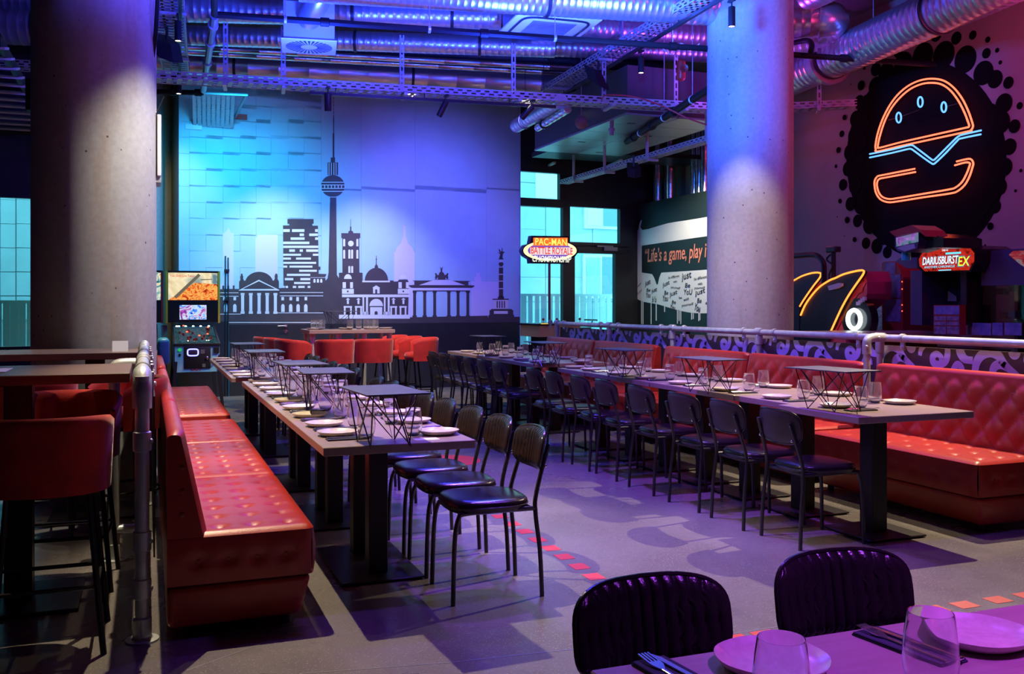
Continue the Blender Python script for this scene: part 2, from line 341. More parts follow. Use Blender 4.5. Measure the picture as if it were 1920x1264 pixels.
def struct(name, mb, m, label, smooth=35):
    o = obj(name, mb, m, smooth=smooth); o['kind'] = 'structure'; o['label'] = label; o['category'] = name.split('_')[0]; return o
def dup(root, loc, rz, label, group=None):
    r = root.copy(); col.objects.link(r); r.location = loc; r.rotation_euler = (0, 0, rz); r['label'] = label
    if group: r['group'] = group
    for ch in list(root.children):
        c = ch.copy(); col.objects.link(c); c.parent = r
        for g in list(ch.children):
            d = g.copy(); col.objects.link(d); d.parent = c
    return r
class Proto:
    """first placing moves the prototype itself, later ones copy it"""
    def __init__(s, root): s.root = root; s.used = False
    def put(s, loc, rz, label, group=None):
        if not s.used:
            s.used = True; r = s.root; r.location = loc; r.rotation_euler = (0, 0, rz); r['label'] = label
            if group: r['group'] = group
            return r
        return dup(s.root, loc, rz, label, group)
def text(name, s, m, parent, o, u, v, wid, hei, shear=0, depth=.002, world=True, label=None):
    """lettering on the plane through o with axes u, v (unit vectors); fitted to wid x hei"""
    c = bpy.data.curves.new('t', 'FONT'); c.body = s; c.size = 1; c.resolution_u = 3; c.offset = .012
    t = bpy.data.objects.new('t', c); col.objects.link(t); bpy.context.view_layer.update()
    me = bpy.data.meshes.new_from_object(t.evaluated_get(bpy.context.evaluated_depsgraph_get())); bpy.data.objects.remove(t)
    xs = [p.co.x for p in me.vertices]; ys = [p.co.y for p in me.vertices]; x0, x1, y0, y1 = min(xs), max(xs), min(ys), max(ys)
    mb = MB(); o = Vector(o); u = Vector(u); v = Vector(v); n = u.cross(v)
    k = len(me.vertices); vs = []
    for p in me.vertices:
        a = (p.co.x-x0)/(x1-x0)*wid; b = (p.co.y-y0)/(y1-y0)*hei; vs.append(o+u*(a+b*shear)+v*b+n*depth)
    mb.add(vs, [tuple(p.vertices) for p in me.polygons]); bpy.data.meshes.remove(me)
    return obj(name, mb, m, parent, world=world, smooth=0, label=label)
ORD = 'first second third fourth fifth sixth seventh eighth ninth tenth eleventh twelfth thirteenth fourteenth fifteenth'.split()
def smoothpath(pts, n=6, closed=False):
    """Catmull-Rom through the points"""
    P = [Vector(p) for p in pts]; k = len(P); out = []
    for i in range(k if closed else k-1):
        p0 = P[(i-1) % k] if (closed or i > 0) else P[0]; p1 = P[i]; p2 = P[(i+1) % k]; p3 = P[(i+2) % k] if (closed or i < k-2) else P[-1]
        for j in range(n):
            t = j/n; out.append(.5*((2*p1)+(-p0+p2)*t+(2*p0-5*p1+4*p2-p3)*t*t+(-p0+3*p1-3*p2+p3)*t**3))
    if not closed: out.append(P[-1])
    return out
def arc(c, r, a0, a1, n, u=(1, 0, 0), v=(0, 0, 1)):
    c = Vector(c); u = Vector(u); v = Vector(v)
    return [c+u*(r*cos(R(a0+(a1-a0)*i/n)))+v*(r*sin(R(a0+(a1-a0)*i/n))) for i in range(n+1)]
# ================================================================ THE SETTING
CZ = 5.25; RX = 8.8
def wpt(u, z, d=0.0): return WO+WU*u+ZU*z+WN*d          # point on the back wall: u metres along, height z, d proud
def wu(px, d=0.0): return (PW(px, 570, d)-WO).dot(WU)
def wblk(mb, u0, u1, z0, z1, d0, d1):
    return mb.hexa([wpt(u0, z0, d1), wpt(u1, z0, d1), wpt(u1, z1, d1), wpt(u0, z1, d1)][::-1], [wpt(u0, z0, d0), wpt(u1, z0, d0), wpt(u1, z1, d0), wpt(u0, z1, d0)][::-1])
def wpx(mb, x0, y0, x1, y1, d0, d1):                       # block whose front (at d1) covers this pixel rectangle
    a = PW(x0, y1, d1); b = PW(x1, y0, d1); u0 = (a-WO).dot(WU); u1 = (b-WO).dot(WU)
    return wblk(mb, u0, u1, a.z, b.z, d0, d1)
fl = struct('floor', MB().box(-8.6, 9.6, -5, 17.4, -.12, 0), 'floor', 'polished grey terrazzo-like concrete floor', 0)
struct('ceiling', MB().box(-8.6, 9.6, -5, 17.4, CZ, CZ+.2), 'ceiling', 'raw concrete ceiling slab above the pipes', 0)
struct('wall_front', MB().box(-8.6, 9.6, -5.2, -5, 0, CZ), 'dado', 'dark wall behind the viewer', 0)
struct('wall_left', MB().box(-8.8, -8.6, -5, 17.4, 0, CZ), 'dado', 'dark wall far to the left', 0)
wr = struct('wall_right', MB().box(RX, RX+.2, -5, 12.3, 0, CZ), 'wallpaint', 'dusky plaster wall carrying the neon burger', 0)
UL, UR = wu(335), wu(974)
wb = struct('wall_back', wblk(MB(), UL, UR, 0, CZ, -.25, 0), 'joint', 'back wall painted with a city skyline mural', 0)
obj('wall_end_cap', wblk(MB(), UR, UR+.012, 0, CZ, -.25, .02), 'mural', wb, world=True, smooth=0)
# concrete blocks of the mural wall, left part, and the smooth panels on the right
rows = [168, 200, 228, 257.5, 288, 318.5, 349.5, 380, 410, 441, 471, 502, 533, 564, 596]
def block(x0, y0, x1, y1, nm='wall_block', mt='mural', ins=.004):
    a = PW(x0, y1); b = PW(x1, y0); u0 = (a-WO).dot(WU)+ins/2; u1 = (b-WO).dot(WU)-ins/2; z0 = a.z+ins/2; z1 = b.z-ins/2
    obj(nm, wblk(MB(), u0, u1, z0, z1, -.002, .005), mt, wb, world=True, smooth=0)
for j in range(len(rows)-1):
    xs = [355, 386, 450, 508, 570, 602] if j % 2 else [355, 418, 480, 540, 602]
    y0, y1 = rows[j], rows[j+1]
    block(335, y0, 355, y1, 'edge_block', ins=.003)
    for i in range(len(xs)-1): block(xs[i], y0, xs[i+1], y1)
block(335, 60, 602, 168, 'wall_panel')
for (x0, x1) in ((602, 677), (677, 778), (778, 912), (912, 974)):
    for (y0, y1) in ((60, 355), (355, 598)): block(x0, y0, x1, y1, 'wall_panel', ins=.003)
# black painted dado with the flush door in it
obj('dado_panel', wpx(MB(), 540, 604, 974, 760, 0, .016), 'dado', wb, world=True, smooth=0)
obj('dado_panel', wpx(MB(), 335, 603, 428, 760, 0, .016), 'dado', wb, world=True, smooth=0)
dr = tag(obj('door_1', wpx(MB(), 431, 608, 540, 760, 0, .03), 'dado', world=True, smooth=0), 'black flush door under the mural, with a chrome lever handle', 'door', kind='structure')
mb = MB(); h0 = PW(543, 611, .03)-WU*.06; h0b = h0+WN*.05
mb.lathe([(.028, 0), (.028, .012)], 14, h0, WN); mb.tube([h0, h0b, h0b-WU*.14], .010, 8)
obj('door_handle', mb, 'cutlery', dr, world=True, label='chrome lever door handle')
p = PW(543, 622, .03)-WU*.06
obj('lock_rose', MB().lathe([(.03, 0), (.03, .012), (.012, .014), (.012, .01)], 14, p, WN), 'cutlery', dr, world=True)
mb = MB()
for (x, y0, y1) in ((423, 480, 745), (428, 483, 745)): wpx(mb, x-.9, y0, x+.9, y1, .012, .04)
for y in (505, 560): wpx(mb, 421, y, 430, y+4, .012, .05)
tag(obj('espagnolette_bar', mb, 'black', world=True, smooth=0), 'thin black vertical locking bars on mural left of the door', 'bar')
# side strips left of the mural, window wall behind the left column
wl = struct('wall_rear', wblk(MB(), wu(60), UL+.6, 0, CZ, -1.15, -.95), 'rawwall', 'ochre raw concrete wall left of the mural', 0)
struct('wall_return', wblk(MB(), UL-.0, UL+.06, 0, CZ, -.95, -.25), 'rawwall', 'short return wall at the mural edge', 0)
struct('trim_1', wblk(MB(), wu(64), wu(90), 0, CZ, -1.15, -.1), 'winframe', 'dark jamb beside the left windows', 0)
# windows.  d of the glazing plane is -.3
D2 = -.3
def frame_strip(mb, x0, y0, x1, y1, d1=D2+.05, d0=D2-.06): return wpx(mb, x0, y0, x1, y1, d0, d1)
def window(n, rect, glassrects, label, bars):
    fr = MB()
    for b in bars: frame_strip(fr, *b)
    o = struct('window_%d' % n, fr, 'winframe', label, 0)
    for g in glassrects:
        obj('window_pane', wpx(MB(), *g, D2-.012, D2-.004), 'pane', o, world=True, smooth=0)
    return o
window(1, None, [(970, 320, 1050, 375)], 'small upper window with black frame right of the mural', [(968, 306, 1058, 320), (968, 375, 1064, 385), (1050, 320, 1058, 375)])
window(2, None, [(970, 386, 1056, 645)], 'tall fixed window behind the round game sign', [(1056, 300, 1069, 720), (968, 645, 1056, 720)])
window(3, None, [(1069, 387, 1163, 457)], 'middle window with black frame above the glass door', [(1069, 377, 1178, 387), (1163, 387, 1178, 457), (1069, 457, 1178, 462)])
dd = window(4, None, [(1078, 474, 1154, 640)], 'glazed black door to the outside', [(1069, 462, 1166, 474), (1069, 474, 1078, 720), (1154, 474, 1166, 720), (1078, 640, 1154, 720), (1166, 462, 1180, 720)])
mb = MB(); wpx(mb, 1133, 464, 1158, 470, D2+.05, D2+.09); wpx(mb, 1120, 461, 1150, 463, D2+.05, D2+.1); obj('door_closer', mb, 'grey', dd, world=True, smooth=0)
struct('wall_window_head', wpx(MB(), 1058, 300, 1190, 378, D2-.08, D2+.02), 'winframe', 'black panel above the middle window', 0)
struct('wall_head', wblk(MB(), UR, wu(1330, D2), PW(1000, 308, D2).z, CZ, D2-.1, D2+.02), 'winframe', 'dark wall above the windows', 0)
struct('wall_corner', wblk(MB(), wu(1176, D2), wu(1176, D2)+1.3, 0, CZ, D2-.1, D2+.03), 'winframe', 'dark wall strip at the window corner', 0)
fr = MB()
wblk(fr, -7.5, wu(66), PW(30, 371).z, CZ, -.1, 0); wblk(fr, -7.5, wu(66), 0, PW(30, 650).z, -.1, 0)
for px in (-140, -40, 62): wpx(fr, px, 360, px+6, 700, -.1, .03)
w5 = struct('window_5', fr, 'winframe', 'tall windows behind the left column with black frame', 0)
for (a, b) in ((-134, -40), (-34, 62)): obj('window_pane', wpx(MB(), a, 371, b, 650, -.03, -.02), 'pane', w5, world=True, smooth=0)
struct('wall_left_window', wblk(MB(), -9.9, wu(-134), 0, CZ, -.12, 0), 'winframe', 'dark wall left of the left windows', 0)
# graffiti partition, service recess above it, wall beyond
gp = struct('wall_graffiti', MB().box(RX, RX+.12, 12.3, 16.35, 0, 3.33), 'greenwall', 'black partition with sprayed quote', 0)
struct('wall_recess', MB().box(9.4, 9.6, 11.3, 17.4, 0, CZ), 'rawwall', 'raw concrete wall above and behind the partition', 0)
struct('wall_recess_side', MB().box(RX+.2, 9.6, 12.1, 12.3, 0, CZ), 'wallpaint', 'return at the end of the burger wall', 0)
# round columns
def column(n, px, D, r, m, lab):
    p = PD(px, 570, D); seg = 72; mb = MB().lathe([(r, 0), (r, CZ)], seg, (p.x, p.y, 0)); o = struct('column_%d' % n, mb, m, lab); return p, o
CL, _ = column(1, 178, 7.3, .443, 'column', 'thick round concrete column with rusty stains, at left')
CR, _ = column(2, 1406, 10.6, .47, 'column_b', 'round concrete column right of the middle, behind the bench')
column(3, 249, 14.6, .44, 'column_b', 'far round column behind the pinball machines')
# outdoors
struct('trim_2', MB().box(-16, 18, 17.5, 34, -.25, -.02), 'ext', 'pavement outside the windows', 0)
FD = -7.0
fw = struct('wall_facade', wblk(MB(), -14, 16, -.1, 7.5, FD-.3, FD), 'facade3', 'building across the street', 0)
xs = [930, 965, 1022, 1062, 1110, 1165, 1225, 1290]; ys = [250, 300, 343, 388, 430, 475, 520, 566, 612, 640]
def facp(x0, y0, x1, y1, nm, mt, d0=.0, d1=.03, ins=.01, par=fw):
    a = PW(x0, y1, FD); b = PW(x1, y0, FD); u0 = (a-WO).dot(WU)+ins; u1 = (b-WO).dot(WU)-ins
    return obj(nm, wblk(MB(), u0, u1, a.z+ins, b.z-ins, FD+d0, FD+d1), mt, par, world=True, smooth=0)
for i in range(len(xs)-1):
    for j in range(len(ys)-1):
        mt = 'facade2' if (xs[i] in (1022,) and ys[j] < 343) or (xs[i] == 965 and ys[j] == 343 and False) else 'facade'
        facp(xs[i], ys[j], xs[i+1], ys[j+1], 'facade_panel', mt)
facp(1002, 316, 1050, 372, 'facade_panel', 'facade2', .03, .05)
for i in range(9):
    for j in range(6):
        facp(-150+i*30, 330+j*45, -120+i*30, 375+j*45, 'facade_panel', 'facade')
for k, (x0, y0, x1, y1) in enumerate(((1092, 388, 1162, 429), (1090, 478, 1158, 560))):
    o = facp(x0, y0, x1, y1, 'facade_window', 'facade2', .03, .10)
    facp(x0+5, y0+5, x0+32, y1-5, 'facade_window_pane', 'facade2' if k == 0 else 'facade', .1, .12); facp(x0+35, y0+4, x1-3, y1-4, 'facade_window_pane', 'facade3', .1, .115)
def railing(x0, x1, ytop, ybot, n, d, lab):
    t = thing('balustrade', lab, 'railing', tuple((PW((x0+x1)/2, ybot, d)).xy)+(0,))
    a = PW(x0, ytop, d); b = PW(x1, ytop, d); z = a.z
    obj('top_rail', MB().bar(a, Vector((b.x, b.y, z)), .06, .05), 'railing', t, world=True, smooth=0)
    a2 = Vector((a.x, a.y, .05)); b2 = Vector((b.x, b.y, .05)); obj('bottom_rail', MB().bar(a2, b2, .05, .05), 'railing', t, world=True, smooth=0)
    for i in range(n):
        f = (i+.5)/n; q = a.lerp(Vector((b.x, b.y, z)), f); wd = .10 if i % 3 else .13
        obj('baluster', MB().bar((q.x, q.y, .02), (q.x, q.y, z-.02), wd, .02, up=tuple(WN)), 'railing', t, world=True, smooth=0)
railing(975, 1170, 553, 600, 16, -2.6, 'pale steel balustrade with flat bars outside the glass door')
railing(-120, 64, 566, 620, 12, -2.6, 'pale steel balustrade outside the left window')
# scooter/bicycle outside
t = thing('bicycle', 'parked bicycle with raised handlebar outside the glass door', 'bicycle', tuple(PW(1095, 600, -1.8).xy)+(0,))
c0 = PW(1088, 608, -1.8); c1 = PW(1112, 608, -1.8)
for k, c in enumerate((c0, c1)):
    mb = MB(); c = Vector((c.x, c.y, .34)); pts = [c+WU*.3*cos(a)+ZU*.3*sin(a) for a in [2*pi*i/24 for i in range(24)]]; mb.tube(pts, .02, 6, closed=True)
    for i in range(8): mb.tube([c, c+WU*.29*cos(i*pi/4)+ZU*.29*sin(i*pi/4)], .004, 4)
    obj('wheel', mb, 'black', t, world=True)
a = Vector((c0.x, c0.y, .34)); b = Vector((c1.x, c1.y, .34)); m_ = a.lerp(b, .45)+ZU*.02; s_ = a.lerp(b, .3)+ZU*.55; h_ = a.lerp(b, .8)+ZU*.6
mb = MB().tube([a, m_, s_, a], .018, 6).tube([m_, h_, s_], .018, 6).tube([b, h_, h_+ZU*.15+WU*.05], .018, 6); obj('bike_frame', mb, 'facade3', t, world=True)
obj('handlebar', MB().tube([h_+ZU*.15-WN*.25, h_+ZU*.15+WU*.08, h_+ZU*.15+WN*.25], .015, 6), 'black', t, world=True); obj('saddle', MB().rbox(-.12, .12, -.06, .06, 0, .05, .02, m=Matrix.Translation(s_)), 'black', t, world=True)

# ---------------------------------------------------------------- painted skyline (flat print on the wall)
def q3(x, y): return (400+x/5.268, 380+y/5.267)
def q4(x, y): return (620+x/4.861, 380+y/4.862)
def q8(x, y): return (560+x/5.745, 180+y/5.745)
def poly(mb, pts, d, tr=lambda x, y: (x, y), th=.0008):
    return mb.prism([PW(*tr(*p), d) for p in pts], WN, th)
def rect(mb, x0, y0, x1, y1, d, tr): return poly(mb, [(x0, y0), (x1, y0), (x1, y1), (x0, y1)], d, tr)
def dome(cx, cy, rx, ry, n=16, a0=0, a1=180): return [(cx+rx*cos(R(a0+(a1-a0)*i/n)), cy-ry*sin(R(a0+(a1-a0)*i/n))) for i in range(n+1)]
def art(name, dark=None, pale=None, ghost=None, lab=None):
    pass
dk, pl, gh = .008, .0105, .0065
# pale ghost buildings
mb = MB(); poly(mb, [(95, 850), (95, 300), (115, 298), (150, 248), (175, 298), (200, 300), (200, 850)], gh, q3); rect(mb, 40, 805, 95, 855, gh, q3)
poly(mb, [(415, 850), (415, 348), (433, 348), (433, 318), (636, 318), (636, 850)], gh, q3)
poly(mb, [(578, 1040), (578, 455), (588, 450), (610, 400), (640, 370), (662, 305), (664, 235), (680, 235), (684, 305), (705, 370), (740, 405), (762, 455), (767, 455), (767, 1040)], gh, q4)
poly(mb, dome(672, 222, 11, 11, 12, 0, 330), gh, q4)
poly(mb, [(1280, 1035), (1280, 720), (1312, 718), (1312, 678), (1328, 675), (1328, 638), (1360, 638), (1360, 675), (1372, 678), (1372, 718), (1530, 722), (1530, 1035)], gh-.0005, q4)
obj('painted_far_towers', mb, 'mghost', wb, world=True, smooth=0, label='pale lilac silhouettes of far towers')
# parliament and apartment tower
mb = MB()
poly(mb, [(-60, 1200), (-60, 860), (48, 855), (88, 855), (88, 820), (108, 820), (108, 853), (137, 853), (137, 820), (157, 820), (157, 853), (192, 853), (192, 818), (210, 818), (210, 853), (255, 853), (255, 780), (268, 765), (266, 728), (272, 722), (272, 705), (280, 700), (289, 705), (290, 722), (296, 728), (294, 750), (305, 772)]+dome(452, 800, 140, 117, 18, 165, 15)+[(597, 770), (607, 750), (605, 728), (612, 705), (621, 700), (632, 705), (636, 728), (634, 752), (648, 780), (648, 845), (695, 842), (1085, 890), (1085, 1200)], dk, q3)
poly(mb, [(695, 1100), (688, 225), (750, 225), (750, 210), (732, 208), (732, 162), (990, 162), (990, 208), (975, 210), (980, 228), (1033, 228), (1040, 632), (1057, 632), (1057, 662), (1040, 664), (1040, 702), (1118, 706), (1105, 735), (1110, 775), (1085, 800), (1085, 1100)], dk+.0003, q3)
obj('painted_parliament', mb, 'mdark', wb, world=True, smooth=0, label='dark silhouettes of domed parliament and flat-topped tower')
mb = MB()
for r_ in '''690 262 755 290;777 262 900 290;1005 262 1033 290;853 305 895 330;947 305 1033 330;763 343 901 368;1005 343 1035 368;690 385 948 410;690 425 1036 448;750 462 806 486;853 462 884 486;917 462 1036 486;690 505 866 525;983 505 1037 525;690 542 766 563;817 542 964 563;692 585 1015 605;692 622 730 642;752 622 979 642;848 663 1022 683;726 703 957 724;706 744 790 767;860 744 957 767;798 784 957 804;694 822 704 843;712 822 738 843;785 822 818 843;838 822 902 843;932 822 958 843'''.split(';'):
    rect(mb, *map(float, r_.split()), pl, q3)
poly(mb, [(250, 866), (450, 762), (650, 862), (650, 868), (250, 869)], pl, q3)
for r_ in '''40 888 248 894;658 885 1085 891;40 922 248 928;658 918 1085 924;-60 1098 272 1104;630 1086 1085 1092;-60 1180 1085 1187'''.split(';'): rect(mb, *map(float, r_.split()), pl, q3)
for x in (289, 370, 452, 532, 613):
    rect(mb, x-15, 905, x+15, 1080, pl, q3); rect(mb, x-19, 893, x+19, 915, pl, q3); rect(mb, x-20, 1074, x+20, 1098, pl, q3)
for x in (110, 212, 685, 765, 832, 914):
    rect(mb, x-13, 932, x+13, 965 if x != 832 else 973, pl, q3)
for x in (40, 122, 212, 687, 764, 837, 913):
    poly(mb, [(x-17, 1080)]+dome(x, 1025, 17, 24, 8, 180, 0)+[(x+17, 1080)], pl, q3)
for x in (999, 1033, 1066): poly(mb, [(x-10, 790)]+dome(x, 765, 10, 12, 8, 180, 0)+[(x+10, 790)], pl, q3)
rect(mb, 960, 738, 1108, 742, pl, q3)
obj('painted_parliament_lines', mb, 'mpale', wb, world=True, smooth=0)
mb = MB(); poly(mb, [(288, 853), (450, 776), (612, 852)], pl+.0013, q3); obj('painted_pediment_field', mb, 'mdark', wb, world=True, smooth=0)
# television tower
mb = MB()
poly(mb, [(338, 1080), (405, 1080), (410, 1330), (480, 5400/5.2), (405, 1330)][:2]+[(406, 1200), (340, 1200)], dk, q8)
poly(mb, [(1152, -10), (1214, -10), (1220, 715), (1243, 750), (1245, 1195), (1085, 1195), (1085, 800), (1128, 748), (1138, 690)], dk+.0006, q3)
poly(mb, dome(368, 970, 127, 118, 40, 0, 351), dk+.0006, q8); rect(mb, 312, 715, 424, 852, dk+.0006, q8); rect(mb, 346, 662, 392, 716, dk+.0006, q8)
rect(mb, 366, 400, 384, 662, dk+.0006, q8); rect(mb, 372, 230, 381, 402, dk+.0006, q8)
for k in range(6): rect(mb, 374, 10+k*38, 380, 38+k*38, dk+.0006, q8)
obj('painted_television_tower', mb, 'mdark', wb, world=True, smooth=0, label='tall dark television tower with a ball')
mb = MB()
for x in (327, 352, 380, 403): rect(mb, x-4, 718, x+4, 850, pl+.0005, q8)
for (y, a, b) in ((925, 248, 488), (1023, 250, 486)): rect(mb, a, y, b, y+9, pl+.0005, q8)
rect(mb, 240, 955, 497, 963, pl+.0005, q8); rect(mb, 240, 992, 497, 1000, pl+.0005, q8); rect(mb, 330, 1086, 408, 1093, pl+.0005, q8)
for k in range(8): rect(mb, 241+k*36.5-3, 960, 241+k*36.5+7, 995, pl+.0005, q8)
obj('painted_tower_lines', mb, 'mpale', wb, world=True, smooth=0)
# town hall tower, domed cathedral, palace
mb = MB()
poly(mb, [(75, 725), (75, 640), (107, 638), (107, 325), (97, 322), (97, 278), (160, 278), (162, 262), (176, 255), (176, 220), (181, 218), (181, 150), (184, 150), (185, 218), (189, 222), (189, 255), (203, 262), (206, 278), (270, 278), (270, 322), (260, 325), (262, 638), (291, 640), (291, 712), (310, 712)]+dome(417, 712, 106, 118, 20, 178, 98)+[(400, 590), (402, 578), (412, 562), (413, 520), (409, 515), (414, 510), (414, 482), (418, 482), (419, 510), (424, 515), (419, 520), (420, 562), (430, 578), (433, 590)]+dome(417, 712, 106, 118, 20, 82, 2)+[(526, 710), (572, 710), (575, 720), (612, 718), (622, 702), (700, 702), (710, 722), (710, 860), (705, 1040), (40, 1045), (40, 690), (75, 725)], dk, q4)
obj('painted_cathedral', mb, 'mdark', wb, world=True, smooth=0, label='dark silhouettes of clock tower and domed cathedral')
mb = MB()
poly(mb, dome(184, 373, 26, 26, 20, 0, 342), pl, q4); rect(mb, 660-2, 615, 660+2, 660, pl, q4)
for (x, y0, y1) in ((123, 330, 398), (243, 330, 398), (123, 430, 510), (243, 430, 510), (170, 428, 510), (195, 428, 510), (170, 578, 640), (196, 578, 640)):
    w_ = 9; poly(mb, [(x-w_, y1)]+dome(x, y0+8, w_, 8, 6, 180, 0)+[(x+w_, y1)], pl, q4)
poly(mb, dome(157, 696, 35, 44), pl, q4); poly(mb, dome(661, 698, 34, 42), pl, q4)
for x0 in (103, 612):
    rect(mb, x0+6, 725, x0+32, 780, pl, q4); rect(mb, x0+74, 725, x0+100, 780, pl, q4); rect(mb, x0+32, 725, x0+36, 780, pl, q4); rect(mb, x0, 786, x0+108, 832, pl, q4)
rect(mb, 103, 838, 720, 862, pl, q4); rect(mb, 288, 712, 540, 726, pl, q4); rect(mb, 76, 1022, 722, 1058, pl, q4)
poly(mb, [(386, 828), (386, 778), (380, 776), (415, 754), (450, 776), (446, 778), (446, 828)], pl, q4)
for x in (157, 253, 573, 663): poly(mb, [(x-20, 885), (x, 868), (x+20, 885)], pl, q4); rect(mb, x-9, 887, x+9, 925, pl, q4)
for (a, b) in ((118, 195), (221, 288), (541, 605), (626, 693)):
    rect(mb, a, 943, b, 958, pl, q4); rect(mb, a+3, 958, a+18, 1025, pl, q4); rect(mb, b-18, 958, b-3, 1025, pl, q4)
rect(mb, 290, 862, 305, 1025, pl, q4); rect(mb, 322, 862, 340, 1025, pl, q4); rect(mb, 485, 862, 500, 1025, pl, q4); rect(mb, 520, 862, 537, 1025, pl, q4); rect(mb, 286, 995, 344, 1025, pl, q4); rect(mb, 481, 995, 541, 1025, pl, q4)
poly(mb, dome(415, 943, 62, 66), pl, q4)
rect(mb, 360, 953, 400, 1025, pl, q4); rect(mb, 428, 953, 470, 1025, pl, q4); poly(mb, [(400, 953), (428, 953), (428, 1000), (424, 994), (414, 988), (404, 994), (400, 1000)], pl, q4)
obj('painted_cathedral_lines', mb, 'mpale', wb, world=True, smooth=0)
mb = MB()
for x in (157, 663, 415):
    yb = 780 if x != 415 else 830
    poly(mb, [(x-9, yb)]+dome(x, yb-32, 9, 8, 6, 180, 0)+[(x+9, yb)], pl+.0013, q4)
    if x != 415: poly(mb, dome(x-1, 809, 8, 8, 12, 0, 330), pl+.0013, q4)
obj('painted_small_openings', mb, 'mdark', wb, world=True, smooth=0)
# gate
mb = MB(); ht = .0095
poly(mb, [(748, 710), (935, 710), (950, 700), (1080, 700), (1095, 712), (1270, 714), (1270, 719), (1255, 722), (1255, 752), (1310, 756), (1312, 762), (1290, 776), (735, 776), (710, 758), (712, 753), (762, 750), (762, 716), (748, 714)], ht, q4)
rect(mb, 748, 800, 1270, 808, ht, q4)
for x in (765, 857, 948, 1077, 1161, 1250):
    rect(mb, x-13, 812, x+13, 1035, ht, q4); rect(mb, x-18, 808, x+18, 822, ht, q4); rect(mb, x-20, 1028, x+20, 1046, ht, q4)
poly(mb, [(978, 700), (978, 678), (962, 698), (950, 690), (956, 660), (948, 645), (962, 642), (972, 660), (985, 660), (990, 640), (1002, 630), (1003, 610), (998, 582), (1008, 598), (1012, 598), (1024, 580), (1018, 605), (1016, 630), (1030, 640), (1038, 660), (1052, 658), (1062, 642), (1074, 645), (1068, 662), (1072, 690), (1060, 698), (1046, 680), (1046, 700)], ht, q4)
obj('painted_gate', mb, 'mdark', wb, world=True, smooth=0, label='dark city gate with six columns and a chariot')
mb = MB(); poly(mb, [(805, 752), (945, 704), (1085, 704), (1225, 752)], pl+.0002, q4); rect(mb, 745, 778, 1272, 800, pl+.0002, q4); obj('painted_gate_frieze', mb, 'mghost', wb, world=True, smooth=0)
# victory column
mb = MB(); rect(mb, 1533, 580, 1572, 870, dk+.0006, q4)
poly(mb, [(1530, 518), (1538, 500), (1545, 470), (1520, 452), (1545, 458), (1535, 445), (1530, 424), (1540, 424), (1550, 448), (1558, 440), (1560, 412), (1566, 415), (1566, 445), (1588, 450), (1570, 468), (1566, 500), (1577, 518)], dk+.0006, q4)
poly(mb, dome(1553, 560, 22, 20, 16, 0, 340), dk+.0006, q4); rect(mb, 1476, 876, 1624, 886, dk+.0006, q4); poly(mb, [(1524, 876), (1524, 862), (1535, 852), (1572, 852), (1580, 862), (1580, 876)], dk+.0006, q4)
for x in (1518, 1540, 1562, 1584): rect(mb, x-5, 898, x+5, 960, pl+.001, q4)
poly(mb, [(1448, 1025), (1448, 980), (1462, 978), (1462, 970), (1650, 970), (1652, 978), (1664, 980), (1664, 1022), (1672, 1024), (1672, 1050), (1438, 1050), (1438, 1026)], dk+.0006, q4)
obj('painted_victory_column', mb, 'mdark', wb, world=True, smooth=0, label='dark victory column at right edge of the skyline')
mb = MB(); rect(mb, 1484, 888, 1618, 968, pl-.001, q4)
for y in (522, 584, 650, 712, 780): rect(mb, 1533 if y > 530 else 1541, y, 1572 if y > 530 else 1566, y+(8 if y > 530 else 22), pl, q4)
rect(mb, 1488, 988, 1614, 1014, pl, q4); obj('painted_column_lines', mb, 'mpale', wb, world=True, smooth=0)
mb = MB(); poly(mb, [(-70, 1195), (1085, 1195), (1085, 1205), (1240, 1205), (1240, 1360), (-70, 1360)], .0095, q3)
poly(mb, [(0, 1060), (722, 1056), (722, 1046), (1430, 1030), (1436, 1048), (1726, 1040), (1726, 1120), (0, 1120)], .0093, q4)
obj('painted_ground', mb, 'mdark', wb, world=True, smooth=0)

